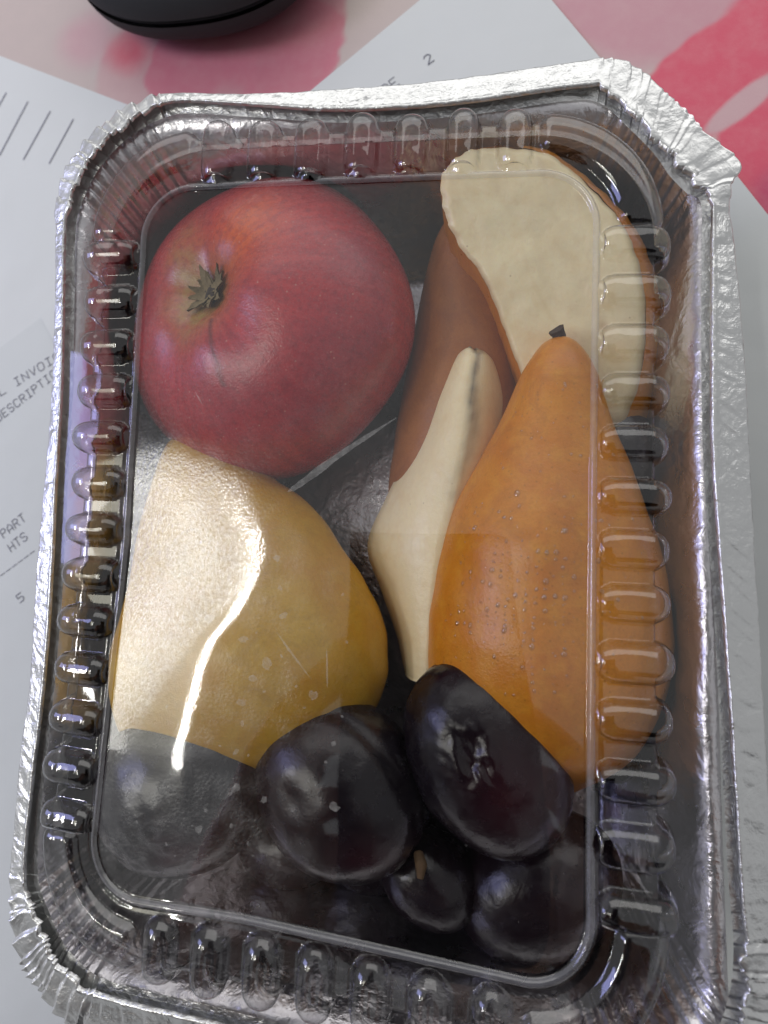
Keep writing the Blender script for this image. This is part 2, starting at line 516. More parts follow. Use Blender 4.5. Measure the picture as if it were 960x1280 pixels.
def text(s, p0, ang, adv, h, parent, z, wd=.024, name='printed_text'):
    u = Vector((math.cos(ang), math.sin(ang))); v = Vector((-u.y, u.x)); L = []
    for i, ch in enumerate(s):
        if ch == ' ': continue
        for ln in GL[ch]:
            L.append([tuple(Vector(p0) + u * (i * adv + gx / 4 * adv * .68) + v * (gy / 6 * h)) for gx, gy in ln])
    return strokes(name, L, parent, z, wd)


def sheet(corners, z, mat, label, n=24, bow=.02, thick=.012):
    c = [Vector(p) for p in corners]
    ctr = sum(c, Vector((0, 0))) / 4
    root = empty('paper_sheet', (ctr.x, ctr.y, z), label, 'paper')
    V = []
    for i in range(n + 1):
        for j in range(n + 1):
            a, b = i / n, j / n
            p = c[0] * (1 - a) * (1 - b) + c[1] * a * (1 - b) + c[2] * a * b + c[3] * (1 - a) * b
            V.append((p.x, p.y, z + bow * .5 * (1 + vnoise((p.x, p.y, z), .16, z))))
    F = grid_faces(n + 1, n + 1, False)
    k = len(V); V2 = [(x, y, q - thick) for x, y, q in V]
    F2 = [tuple(k + i for i in f[::-1]) for f in F]
    rim = [i * (n + 1) for i in range(n + 1)] + [n * (n + 1) + j for j in range(1, n + 1)] + [i * (n + 1) + n for i in range(n - 1, -1, -1)] + [j for j in range(n - 1, 0, -1)]
    F3 = [(rim[i], rim[(i + 1) % len(rim)], rim[(i + 1) % len(rim)] + k, rim[i] + k) for i in range(len(rim))]
    mesh('sheet', V + V2, F + F2 + F3, mat, root, smooth=False)
    return root


# invoice sheet under the left side
pa = .62
iu = Vector((math.cos(pa), math.sin(pa))); iv = Vector((-iu.y, iu.x)); ic = Vector((-12, -2))
inv = sheet([ic + iu * a + iv * b for a, b in ((-30, -20), (7, -20), (7, 8.3), (-30, 8.3))], ZT + .055, PAPER2,
            'white invoice sheet with INVOICE, PART and HTS printing under the tray\'s left side')
zt = ZT + .083
text('L INVOIC', (-14.04, 4.80), math.atan2(.69, 1.15), .335, .30, inv, zt)
text('DESCRIPTIO', (-14.02, 3.86), .66, .277, .30, inv, zt)
text('PART', (-13.3, -.18), .69, .275, .30, inv, zt)
text('HTS', (-12.95, -.64), .69, .275, .30, inv, zt)
text('5', (-12.42, -2.32), .69, .3, .28, inv, zt)
dash = []
for i in range(9):
    a = Vector((-13.9, -1.93)) + Vector((.80, .60)) * (i * .26)
    dash.append([tuple(a), tuple(a + Vector((.80, .60)) * .2)])
strokes('printed_rule', dash, inv, zt, .02)

form = sheet([(-24, 21.75), (-5, 13.2), (-11.6, -1.5), (-30.6, 7.05)], ZT + .005, PAPER,
             'white paper form with five slanted ruled lines left of the tray')
zl = ZT + .036
strokes('ruled_line', [[(-15.75, 15.6), (-15.32, 16.47)]], form, zl, .035)
for a, b in (((-15.28, 13.97), (-14.35, 16.03)), ((-14.25, 13.73), (-13.36, 15.56)), ((-13.16, 13.5), (-12.37, 15.16)), ((-12.0, 13.7), (-11.42, 14.67))):
    strokes('ruled_line', [[a, b]], form, zl, .035)

c0 = Vector((2.69, 20.34)); du = Vector((-.775, -.632)); dv = Vector((.57, -.82))
back = sheet([c0, c0 + dv * 16, c0 + dv * 16 + du * 20, c0 + du * 20], ZT + .10, PAPER,
             'white sheet lying cornerwise beyond the tray\'s top edge with printed 2')
text('PE', (-.80, 15.0), .62, .33, .33, back, ZT + .128)
text('2', (.58, 15.92), .62, .33, .33, back, ZT + .128, .03)
d1 = Vector((.542, -.84)); d2 = Vector((-.84, -.542)); c1 = Vector((9.25, 12.35))
sheet([c1, c1 + d1 * 40, c1 + d1 * 40 + d2 * 20, c1 + d2 * 20], ZT + .14, PAPER2,
      'blank white sheet showing along the right edge of the foil tray')


def build_case():
    root = empty('black_case', (-7.4, 20.2, ZT), 'matte black rounded case cut by the top edge of the picture', 'case')
    cx, cy, cz = -7.2, 20.6, ZT + 1.55
    n, k = 40, 72
    for nm, lo, hi, dz in (('lower_shell', -math.pi / 2, -.03, -.02), ('upper_shell', .03, math.pi / 2, .02)):
        V = []
        for j in range(k):
            t = 2 * math.pi * j / k
            for i in range(n):
                p = lo + (hi - lo) * i / (n - 1)
                cp, sp = math.cos(p), math.sin(p)
                cp = math.copysign(abs(cp) ** .62, cp); sp = math.copysign(abs(sp) ** .8, sp)
                ct, st = math.cos(t), math.sin(t)
                ct = math.copysign(abs(ct) ** .85, ct); st = math.copysign(abs(st) ** .85, st)
                V.append((cx + 4.6 * cp * ct, cy + 3.75 * cp * st, cz + 1.5 * sp + dz))
        mesh(nm, V, grid_faces(k, n), BLACK, root)
    V = []
    for j in range(k):
        t = 2 * math.pi * j / k
        ct, st = math.cos(t), math.sin(t)
        ct = math.copysign(abs(ct) ** .85, ct); st = math.copysign(abs(st) ** .85, st)
        for r, z in ((.965, -.06), (.985, -.03), (.985, .03), (.965, .06)):
            V.append((cx + 4.6 * r * ct, cy + 3.75 * r * st, cz + z))
    mesh('seam', V, grid_faces(k, 4), BLACK_GLOSS, root)


build_case()

# ------------------------------------------------------------------ foil tray
PAIRS = [  # (inner edge, outer edge) of the folded-over rim, clockwise from the left side of the upper left corner
    ((-7.22, 7.0), (-7.54, 7.0)), ((-7.16, 7.6), (-7.58, 7.7)), ((-6.85, 8.35), (-7.36, 8.55)), ((-6.4, 8.95), (-6.85, 9.25)), ((-5.8, 9.45), (-6.1, 9.85)), ((-5.1, 9.78), (-5.3, 10.15)),
    ((-4.4, 9.90), (-4.4, 10.16)), ((-2.56, 9.70), (-2.58, 10.04)), ((-.85, 9.50), (-.85, 10.04)), ((.9, 9.47), (.9, 10.08)), ((2.5, 9.56), (2.5, 10.20)), ((4.2, 9.76), (4.2, 10.38)),
    ((4.95, 9.70), (5.0, 10.42)), ((5.6, 9.1), (5.75, 10.1)), ((6.15, 8.5), (6.45, 9.35)), ((6.5, 8.0), (7.15, 8.6)), ((6.85, 7.6), (7.72, 7.95)), ((7.14, 7.35), (7.5, 7.4)),
    ((7.16, 6.3), (7.63, 6.27)), ((7.14, 4.1), (7.80, 3.8)), ((7.13, 2.2), (7.88, 1.44)), ((7.20, .6), (7.92, 0.)), ((7.28, -1.0), (7.96, -1.56)), ((7.36, -3.2), (7.98, -3.4)), ((7.41, -5.8), (8.0, -5.9)),
    ((7.44, -7.1), (8.0, -7.1)), ((7.2, -8.1), (7.95, -8.2)), ((6.7, -8.8), (7.5, -9.2)), ((6.0, -9.3), (6.6, -10.0)), ((5.2, -9.55), (5.4, -10.3)),
    ((3.5, -9.62), (3.5, -10.3)), ((1.5, -9.62), (1.5, -10.25)), ((-.5, -9.60), (-.5, -10.25)), ((-2.5, -9.55), (-2.5, -10.25)), ((-4.2, -9.55), (-4.2, -10.3)),
    ((-5.1, -9.45), (-5.36, -10.32)), ((-5.85, -9.05), (-6.26, -9.84)), ((-6.35, -8.5), (-7.0, -8.99)), ((-6.75, -7.9), (-7.27, -7.95)), ((-6.9, -7.1), (-7.33, -7.0)),
    ((-6.93, -5.6), (-7.40, -5.3)), ((-6.91, -4.0), (-7.36, -3.6)), ((-6.92, -2.4), (-7.43, -2.0)), ((-6.98, -.7), (-7.46, -.7)), ((-7.05, 1.1), (-7.44, 1.1)), ((-7.07, 3.), (-7.42, 3.)), ((-7.13, 4.7), (-7.45, 4.7)), ((-7.18, 5.9), (-7.49, 5.9))]
CORNERS = [(1, 5), (12, 17), (25, 29), (35, 38)]        # pair indices spanned by the crumpled corners


def build_tray():
    root = empty('foil_tray', (0, 0, ZT), 'silver aluminium foil tray with crimped corners holding the fruit under the lid', 'foil tray')
    N = 2400; npair = len(PAIRS)
    inn = catmull([p[0] for p in PAIRS], N, True); out = catmull([p[1] for p in PAIRS], N, True)
    u = np.arange(N) / N * npair

    def corner_w(x):
        wv = 0.
        for a, b in CORNERS:
            k = min(x - (a - .55), (b + .45) - x)
            wv = max(wv, min(1, max(0, k / .5)))
        return wv
    cw = np.array([corner_w(x) for x in u])
    arc = np.concatenate([[0], np.cumsum(np.linalg.norm(np.diff(out, axis=0), axis=1))])
    r1 = random.Random(3)
    # random crease lines across the rim: position, strength, slant
    L = arc[-1]
    knots = []; x = 0.
    while x < L:
        i = min(N - 1, int(np.searchsorted(arc, x)))
        c_ = cw[i] > .3
        gain = (.85 if out[i][1] < 0 else .6) if out[i][0] < 0 else (.75 if out[i][1] < 0 else .2)
        w_ = r1.choice((r1.uniform(.1, .25), r1.uniform(.2, .55))) if c_ else r1.uniform(.15, .8)
        knots.append((x, r1.uniform(.02, .09) * gain if c_ else r1.uniform(.003, .02), r1.uniform(-.12, .12), c_))
        x += w_
    kx = np.array([k[0] for k in knots] + [L])
    NS = 15
    V = np.zeros((N, NS, 3))
    vv = [0, .03, .08, .16, .28, .42, .56, .70, .82, .90, .96, 1.0]
    ci = 0
    for i in range(N):
        a, b = inn[i], out[i]
        d = b - a; ln = np.linalg.norm(d); n = d / ln
        zb = -.60 + warp(*a)
        for j, v in enumerate(vv):
            p = a + d * v
            z = zb - .05 * v - .05 * v * v + v * (.13 * cw[i] * (a[0] > 0 and a[1] > 0) + .045 * min(1, max(0, (a[1] - 8.5) / .8)) * (1 - cw[i]))
            if v <= .03: z -= .05 * (1 - v / .03)
            z += .035 * math.exp(-((v - .08) / .06) ** 2)
            # pleats: each one climbs across its width and drops back at the next fold
            ap = min(max(arc[i] + .12 * vnoise((arc[i], v * 2, 0), 1.3, 4), 0), L - 1e-6)
            ki = int(np.searchsorted(kx, ap, 'right')) - 1
            x0, amp, sl, c_ = knots[ki]; fr = (ap - x0) / max(1e-6, kx[ki + 1] - x0)
            prof_v = (.3 + .7 * v) if c_ else math.sin(min(1, v * 1.1) * math.pi)
            z += amp * ((fr - .5) * 2 if fr < .88 else 1 - (fr - .88) / .12 * 2) * prof_v
            q = (p[0], p[1], 0)
            z += .010 * vnoise(q, 1.4, 5) + cw[i] * (.035 * vnoise(q, 1.6, 2) + .012 * vnoise(q, 6, 1))
            if v >= .9:
                jit = cw[i] * (.03 * (fr - .5) + .07 * vnoise((arc[i], 0, 0), 2.2, 8)) + .02 * vnoise((arc[i], 0, 0), 3, 4)
                p = p + n * jit * (v - .8) / .2
            if v < .1 and cw[i] > 0:
                p = p + n * cw[i] * (.16 * vnoise((arc[i], 1, 0), 2.2, 6) + .07 * (fr - .5) + .03 * vnoise((arc[i], 1, 0), 9, 3))
            V[i, j] = (p[0], p[1], z)
        o = V[i, 11]
        V[i, 12] = (o[0] + n[0] * .03, o[1] + n[1] * .03, o[2] - .05)
        V[i, 13] = (o[0] - n[0] * .02, o[1] - n[1] * .02, o[2] - .11)
        m2 = a - n * .10
        V[i, 14] = (m2[0], m2[1], zb - .24)
    # cut into four straight sides and four corner folds
    flag = (cw > .35).astype(int)
    st = [i for i in range(N) if flag[i] != flag[i - 1]]
    for s, e in zip(st, st[1:] + [st[0] + N]):
        idx = [k % N for k in range(s, e + 1)]
        vv_ = V[idx].reshape(-1, 3)
        mesh('corner_fold' if flag[s] else 'rim', vv_, grid_faces(len(idx), NS, False, True), FOIL_CR if flag[s] else FOIL, root)

    # body: shoulder, pleated wall, bottom
    n2 = 900
    def rrect(hx, hy, r, t):
        return rounded(hx, hy, r, n2)
    rings = []
    prof = [(7.28, 10.02, 1.9, -.90), (7.14, 9.66, 1.87, -.87), (7.0, 9.48, 1.84, -.98), (6.9, 9.36, 1.8, -1.18)]
    for k in range(1, 21):
        f = k / 20
        e = min(1, f / .2); prof.append((6.9 - .22 * e - .3 * f, 9.36 - .3 * e - .5 * f, 1.8 - .4 * f, -1.18 - 4.45 * f))
    prof += [(6.3, 8.48, 1.35, -5.80), (6.15, 8.3, 1.3, -5.92), (5.8, 8.0, 1.2, -5.97)]
    base = [rounded(hx, hy, r, n2) for hx, hy, r, z in prof]
    VV = np.zeros((n2, len(prof) + 8, 3))
    for i in range(n2):
        for j, (hx, hy, r, z) in enumerate(prof):
            P, nn, iscorner, s = base[j][i]
            dep = 0
            if 2 <= j < len(prof) - 3:
                ph = s * 2 * math.pi / .42 + .9 * vnoise((s, 0, 0), .9, 2); fade = max(.12, 1 - max(0, -1.0 - z) / 1.8)
                cwt = iscorner
                dep = cwt * (.085 * fade * (abs(math.sin(ph * .5)) * 2 - 1) + .05 * vnoise((s * 3, z * .35, 0), 1.0, 3))
                dep += .05 * vnoise((P[0], P[1], z), .6, 4) + .04 * vnoise((s * 2.0, z * 1.3, 1), .8, 7) + .02 * abs(vnoise((s * 3, z * 2.2 + s, 2), .9, 5))
                dep += (1 - cwt) * .03 * (1 - abs(math.sin(s * .8 + .4 * math.sin(z)))) ** 4
            elif j < 2:
                dep = 0; z += iscorner * .03 * math.sin(s * 2 * math.pi / .3) + .012 * vnoise((P[0], P[1], 0), 2.4, 2)
            if 2 <= j < len(prof) - 3:
                for fx, fy, fz, ax_, ay_, az_ in ((-3.12, 5.62, -3.08, 4.14, 4.14, 2.8), (4.26, -2.0, -2.8, 2.8, 3.6, 2.7), (-3.2, -2.4, -2.6, 3.76, 4.0, 2.5)):
                    qq = 1 - ((z - fz) / az_) ** 2
                    if qq > 0:
                        rr_ = math.sqrt(qq); ux = (P[0] - fx) / (ax_ * rr_); uy = (P[1] - fy) / (ay_ * rr_); hh = math.hypot(ux, uy)
                        if hh < 1: dep = min(dep, -min(.6, (1 / max(hh, .3) - 1) * math.hypot(P[0] - fx, P[1] - fy)) - .02)
            VV[i, j] = (P[0] - nn[0] * dep, P[1] - nn[1] * dep, z + warp(P[0], P[1]) * max(0, 1 + z / 5.5))
        for k in range(8):
            q = VV[i, len(prof) - 1]; f = 1 - (k + 1) / 8
            x, y = q[0] * f, q[1] * f
            VV[i, len(prof) + k] = (x, y, -5.97 + .03 * vnoise((x, y, 0), .8, 1))
    mesh('tray_body', VV.reshape(-1, 3), grid_faces(n2, len(prof) + 8, True, True), FOIL_IN, root)


def rounded(hx, hy, r, n):
    """n points round a rounded rectangle: (point, outward normal, corner weight, arc position), same parameter for every size."""
    sx, sy, ar = hx - r, hy - r, math.pi / 2
    # parameter: fixed share for sides and corners so that rings line up
    segs = []
    tot = 2 * (10 + 14) + 4 * 4.0
    out = []
    bounds = [('s', (hx, -sy), (hx, sy), (1, 0), 14), ('c', (sx, sy), 0, None, 4), ('s', (sx, hy), (-sx, hy), (0, 1), 10), ('c', (-sx, sy), math.pi / 2, None, 4),
              ('s', (-hx, sy), (-hx, -sy), (-1, 0), 14), ('c', (-sx, -sy), math.pi, None, 4), ('s', (-sx, -hy), (sx, -hy), (0, -1), 10), ('c', (sx, -sy), 1.5 * math.pi, None, 4)]
    for i in range(n):
        t = i / n * tot; acc = 0
        for kind, a, b, nn, w_ in bounds:
            if t < acc + w_ or kind == 'c' and a == (sx, -sy):
                f = (t - acc) / w_
                if kind == 's':
                    P = (a[0] + (b[0] - a[0]) * f, a[1] + (b[1] - a[1]) * f)
                    d = min(f, 1 - f) * w_
                    out.append((P, nn, max(0, .5 - d) * 1.0, t)); break
                th = b + f * ar
                d = min(f, 1 - f) * w_
                out.append(((a[0] + r * math.cos(th), a[1] + r * math.sin(th)), (math.cos(th), math.sin(th)), min(1, .5 + d), t)); break
            acc += w_
    return out


build_tray()

# ------------------------------------------------------------------ clear lid
PA, PB, PR, PCY = 4.66, 7.26, 1.0, .08            # raised panel: half width, half length, corner radius, centre offset
SQ = np.array([(3.0, -2.5), (1.9, -2.4), (1.12, -2.26), (.13, -1.75), (-.35, -1.63), (-.85, -1.85), (-1.53, -2.41), (-2.2, -3.05), (-3.03, -3.62), (-3.69, -3.95), (-4.49, -4.15), (-6, -4.0), (-8, -3.0)])


def panel_warp(x, y):
    dx = np.interp(-y, -SQ[:, 0], SQ[:, 1]) - (-2.6)
    d = x + 2.6
    return WK * dx * d * np.exp(-(d / 4.5) ** 2)


WK = .037


def skew(x, y):                                     # the lid is pulled a little towards the near right corner
    return .26 * np.clip((x + 1.5) / 6.5, 0, 1) * np.clip(-y / 7.2, 0, 1.2) ** 1.5


def build_lid():
    root = empty('plastic_lid', (0, 0, -.8), 'clear ribbed plastic lid with misted panel covering the foil tray', 'lid')
    # profile (offset from panel border, height) -> arc length samples
    ctrl = [(0, 0), (.05, .0), (.09, .075), (.15, .085), (.20, .0), (.25, -.03), (.31, .0), (.38, .0), (.6, .0), (.9, .0), (1.10, -.003), (1.19, -.025), (1.245, -.085), (1.275, -.17),
            (1.34, -.42), (1.39, -.60), (1.42, -.66), (1.48, -.695), (1.58, -.70), (2.0, -.71), (2.42, -.72)]
    P = np.array(ctrl, float)
    for _ in range(2):
        Q = [P[0]]
        for a, b in zip(P[:-1], P[1:]): Q += [a * .75 + b * .25, a * .25 + b * .75]
        P = np.array(Q + [P[-1]])
    al = np.concatenate([[0], np.cumsum(np.linalg.norm(np.diff(P, axis=0), axis=1))])
    ls = np.concatenate([np.arange(0, 1.98, .022), np.arange(1.98, al[-1], .08), [al[-1]]])
    s_ = np.interp(ls, al, P[:, 0]); z_ = np.interp(ls, al, P[:, 1])
    ts = np.gradient(s_, ls); tz = np.gradient(z_, ls)
    for _ in range(3):
        ts = np.convolve(np.pad(ts, 1, 'edge'), [.25, .5, .25], 'valid'); tz = np.convolve(np.pad(tz, 1, 'edge'), [.25, .5, .25], 'valid')
    q = np.hypot(ts, tz); ns, nz = -tz / q, ts / q               # profile normal (outward, up)
    l_shelf0 = np.interp(.30, P[:, 0], al); l_in = np.interp(.19, P[:, 0], al)
    l_out = al[np.argmin(abs(P[:, 1] + .60))] ; l_out = np.interp(1.39, P[:, 0], al)
    l_b0, l_b1 = np.interp(.055, P[:, 0], al), np.interp(.185, P[:, 0], al); l_mid = np.interp(.52, P[:, 0], al); l_fl = np.interp(1.58, P[:, 0], al)
    # perimeter
    sx, sy = PA - PR, PB - PR
    st = .042
    per = []                                                      # (base point, normal, corner-centre angle key)
    def side(a, b, n, tag_):
        L = math.dist(a, b); k = int(L / st)
        for i in range(k): per.append(((a[0] + (b[0] - a[0]) * i / k, a[1] + (b[1] - a[1]) * i / k), n, tag_, None))
    def corner(cx, cy, th0, tag_):
        k = int(math.pi / 2 * (PR + 1.2) / st)
        for i in range(k):
            th = th0 + math.pi / 2 * i / k
            per.append(((cx + PR * math.cos(th), cy + PR * math.sin(th)), (math.cos(th), math.sin(th)), tag_, (th - th0) / (math.pi / 2)))
    side((PA, -sy), (PA, sy), (1, 0), 'R'); corner(sx, sy, 0, 'c0'); side((sx, PB), (-sx, PB), (0, 1), 'T'); corner(-sx, sy, math.pi / 2, 'c1')
    side((-PA, sy), (-PA, -sy), (-1, 0), 'L'); corner(-sx, -sy, math.pi, 'c2'); side((-sx, -PB), (sx, -PB), (0, -1), 'B'); corner(sx, -sy, 1.5 * math.pi, 'c3')
    T = len(per); K = len(ls)
    ribs = [('R', k) for k in range(-6, 7)] + [('L', k) for k in range(-6, 7)] + [('T', k * 1.048) for k in range(-3, 4)] + [('B', k * 1.048) for k in range(-3, 4)]
    H, W = .30, .35
    jit = [(rng.uniform(.86, 1.12), rng.uniform(-.025, .025), rng.uniform(-.035, .035), rng.uniform(.95, 1.05)) for _ in ribs]
    disp = np.zeros((T, K)); owner = np.full((T, K), -1)
    for i, (bpnt, n, tg, f) in enumerate(per):
        if tg in 'RLTB':
            for r, (sd, c) in enumerate(ribs):
                if sd != tg: continue
                hk, jt, jl, wk = jit[r]; dt = ((bpnt[1] - (c - PCY)) if tg in 'RL' else (bpnt[0] - c)) + jt
                if abs(dt) > W * 1.3: continue
                li = l_in + jl + {'R': 0, 'L': 0, 'T': -.06, 'B': .10}[tg]; lo_ = l_out + {'R': .06, 'L': 0, 'T': -.12, 'B': .08}[tg]
                dl = ls - np.clip(ls, li + W, lo_ - W * .55)
                dl = np.where(ls > lo_ - W * .55, dl * .9, dl)
                d = np.hypot(dt, dl) / (W * wk)
                b = np.clip(1 - d ** 2.2, 0, 1) ** .58 * H * hk
                # faint dish on the crown of each rib
                b -= .010 * np.exp(-((dt - .10) / .08) ** 2) * np.exp(-((ls - (l_in + .62)) / .22) ** 4) * (d < 1)
                take = d < 1.04
                disp[i] = np.maximum(disp[i], b); owner[i][take] = r
        # corner ridges
        g = None
        rr = PR + 1.0
        if f is not None: g = abs(f - .5) * math.pi / 2 * rr - math.pi / 4 * rr - .02
        elif tg in 'RL':
            e = sy - abs(bpnt[1]); g = e - .02
        else:
            e = sx - abs(bpnt[0]); g = e - .02
        if g < .4:
            dl = np.maximum(l_mid - ls, ls - l_out)
            R_ = .28
            qx = g + R_; qy = dl + R_
            sd = np.hypot(np.maximum(qx, 0), np.maximum(qy, 0)) + np.minimum(np.maximum(qx, qy), 0) - R_
            tt = np.clip(-sd / .24, 0, 1)
            b = .17 * (1 - (1 - tt) ** 2.2)
            take = (sd < .01) & (owner[i] < 0)
            disp[i] = np.where(owner[i] < 0, np.maximum(disp[i], b), disp[i])
            cn = {'c0': 100, 'c1': 101, 'c2': 102, 'c3': 103}.get(tg)
            if cn is None:
                up = bpnt[1] > 0; rt = bpnt[0] > 0
                cn = 100 if up and rt else 101 if up else 102 if not rt else 103
            owner[i][take] = cn
    B = np.array([p[0] for p in per]); Nn = np.array([p[1] for p in per])
    so = s_[None, :] + disp * ns[None, :]; zo = z_[None, :] + disp * nz[None, :]
    X = B[:, 0, None] + Nn[:, 0, None] * so; Y = B[:, 1, None] + Nn[:, 1, None] * so + PCY
    Y = Y - skew(X, Y)
    nzv = np.array([[.012 * vnoise((X[i, j], Y[i, j], 0), .55, 12) for j in range(0, K, 8)] for i in range(T)])
    nzf = np.array([np.interp(np.arange(K), np.arange(0, K, 8), nzv[i]) for i in range(T)])
    Z = zo + warp(X, Y) + nzf + panel_warp(X, Y) * np.clip(1 - s_ / 1.0, 0, 1)[None, :]
    G = np.stack([X, Y, Z], -1)
    dt_ = np.roll(G, -1, 0) - np.roll(G, 1, 0); dl_ = np.gradient(G, axis=1)
    Nv = np.cross(dl_, dt_); Nv /= np.linalg.norm(Nv, axis=-1, keepdims=True)
    Nv[Nv[..., 2].mean() < 0] *= -1
    if Nv[..., 2].mean() < 0: Nv = -Nv
    # faces by owner
    own_f = {}
    i1 = (np.arange(T) + 1) % T
    for i in range(T):
        a = owner[i]; b = owner[i1[i]]
        for j in range(K - 1):
            o4 = (a[j], b[j], a[j + 1], b[j + 1])
            o = max(o4)
            if o < 0: o = -3 if l_b0 < ls[j] < l_b1 else -1 if ls[j] < l_fl else -2
            own_f.setdefault(int(o), []).append((i * K + j, i * K + j + 1, i1[i] * K + j + 1, i1[i] * K + j))
    flat = G.reshape(-1, 3); fn = Nv.reshape(-1, 3)
    for o, fs in sorted(own_f.items()):
        fs = np.array(fs); used, invx = np.unique(fs, return_inverse=True)
        nm = 'sidewall' if o == -1 else 'flange' if o == -2 else 'panel_border' if o == -3 else 'corner_ridge' if o >= 100 else 'rib'
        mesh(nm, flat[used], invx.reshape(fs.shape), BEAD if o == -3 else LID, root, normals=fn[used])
    # panel: rings shrinking to the centre
    ks = np.concatenate([np.linspace(1, .90, 14), np.linspace(.88, 0.004, 44)])
    sub = np.arange(0, T, 2)
    PV = []; 
    for i in sub:
        for k in ks:
            x, y = B[i, 0] * k, B[i, 1] * k + PCY
            y = y - skew(x, y)
            PV.append((x, y))
    PV = np.array(PV); x, y = PV[:, 0], PV[:, 1]
    nzp = np.array([.012 * vnoise((a, b, 0), .55, 12) for a, b in PV])
    pz = warp(x, y) + nzp + panel_warp(x, y)
    fog = np.zeros(len(PV))
    for i, (a, b) in enumerate(PV):
        n1 = vnoise((a, b, 0), .9, 4); n2 = vnoise((a, b, 0), 2.6, 7); n3 = vnoise((a, b, 0), .35, 2)
        fg = 0.005
        # heavy mist low on the left, its upper border running down to the right
        edge = 1.75 - .35 * max(0, a + 3.6) - .5 * max(0, a + 2.4) + .22 * n2
        xr = np.interp(-b, -SQ[:, 0], SQ[:, 1])
        inside = 1 / (1 + math.exp(-(edge - b) / .10))
        left = 1 / (1 + math.exp((a - xr - .05 + .08 * n2) / .06))
        fg += inside * left * .30 * math.exp(-max(0, -3.6 - b) / .7)
        # lighter mist spreading right and down over the plums
        fg += inside * (.05 / (1 + math.exp((a + 1.2) / .3)) / (1 + math.exp((-3.6 - b) / .25)) + .016 * max(0, .3 + 2.2 * n2)) * (1 / (1 + math.exp((a - 0.15) / .25))) * (1 + 1.2 * n1 + .8 * n2)
        fg += .012 * math.exp(-((a + 2.6) / 2.0) ** 2 - ((b + 5.6) / 1.6) ** 2) * max(0, .7 + 1.6 * n1 + .8 * n2)
        # speckled mist on the apple's lower right
        fg += .02 * math.exp(-((a + 1.2) / 2.0) ** 2 - ((b - 2.6) / 1.0) ** 2) * max(0, .5 + 2 * n2)
        # thin patchy mist over the rest of the upper left
        fg += .045 * max(0, .35 + 1.4 * n3 + .5 * n1) / (1 + math.exp((a - .8) / .5)) / (1 + math.exp((-2.5 - b) / .6)) + .05 * max(0, .3 + 1.5 * n1 + n2) * math.exp(-((a + 2.4) / 2.4) ** 2 - ((b + 5.4) / 1.5) ** 2)
        fog[i] = min(1, max(0, fg))
    Fp = grid_faces(len(sub), len(ks), True, True)
    c = len(PV); PV3 = np.column_stack([x, y, pz]); 
    PV3 = np.vstack([PV3, [0, PCY, pz[np.argmin(np.hypot(x, y - PCY))]]]); fog = np.append(fog, .03)
    for i in range(len(sub)):
        Fp.append((i * len(ks) + len(ks) - 1, ((i + 1) % len(sub)) * len(ks) + len(ks) - 1, c)[::-1])
    pn = mesh('panel', PV3, Fp, LID_FOG, root, attrs={'fog': fog})
    # dried spots and scuffs on the film of the panel
    t = NT('dried_spots'); v = t.coord(1.0)
    t.t.links.new(t.n('MixShader', _0=t.math('MULTIPLY_ADD', t.noise(v, 7, 3, .7), .5, -.06, clamp=True), _1=t.n('BsdfTransparent').outputs[0], _2=t.n('BsdfDiffuse', Color=(.80, .79, .74)).outputs[0]).outputs[0], t.out.inputs[0])
    rr = random.Random(21); SV = []; SF = []
    lidz = lambda a, b: float(warp(a, b)) + .012 * vnoise((a, b, 0), .55, 12) + float(panel_warp(a, b)) - .006
    spots = [(-1.34, -.47, .09), (-1.13, -1.6, .10), (-1.96, -2.14, .11), (-1.7, -2.88, .09), (-1.91, -3.38, .12), (-1.85, -3.79, .07), (-1.94, -4.33, .08), (-2.71, -1.77, .13), (-1.23, -1.06, .07), (-1.43, -2.58, .13),
             (-.44, -3.12, .1), (-1.88, -5.0, .12), (-1.29, -5.17, .08), (.12, -5.16, .12), (-2.57, -5.84, .1)] + [(rr.uniform(-4, .2), rr.uniform(-6.4, -.5), rr.uniform(.02, .05)) for _ in range(30)]
    for a, b, r in spots:
        k0 = len(SV); SV.append((a, b, lidz(a, b))); n_ = 12; an = rr.uniform(0, 3); el = rr.uniform(.55, 1)
        for k in range(n_):
            th = 2 * math.pi * k / n_; q = r * rr.uniform(.65, 1.15)
            x_, y_ = q * math.cos(th), q * el * math.sin(th)
            px_, py_ = a + x_ * math.cos(an) - y_ * math.sin(an), b + x_ * math.sin(an) + y_ * math.cos(an)
            SV.append((px_, py_, lidz(px_, py_)))
        SF += [(k0, k0 + 1 + k, k0 + 1 + (k + 1) % n_) for k in range(n_)]
    for line, wd in (([(-1.2, .9), (-.95, 1.06), (-.07, 1.74), (.97, 2.45)], .16), ([(-1.26, -1.94), (-.95, -2.31), (-.49, -2.82)], .05), ([(-.21, -2.2), (-.16, -2.95)], .05), ([(-3.4, 3.0), (-3.2, 2.7)], .03)):
        C_ = catmull([(*p, 0) for p in line], 16); k0 = len(SV)
        for k in range(16):
            d_ = C_[min(k + 1, 15)] - C_[max(k - 1, 0)]; d_ /= np.linalg.norm(d_); h_ = wd * .5 * math.sin(math.pi * (k + .6) / 16.2) * rr.uniform(.75, 1.1)
            for sg in (-1, 1):
                a, b = C_[k][0] - d_[1] * h_ * sg, C_[k][1] + d_[0] * h_ * sg
                SV.append((a, b, lidz(a, b)))
        SF += [(k0 + 2 * k, k0 + 2 * k + 1, k0 + 2 * k + 3, k0 + 2 * k + 2) for k in range(15)]
    so = mesh('dried_spot', SV, SF, t.m, root); so['kind'] = 'stuff'
    return root, pn


LIDROOT, PANEL = build_lid()

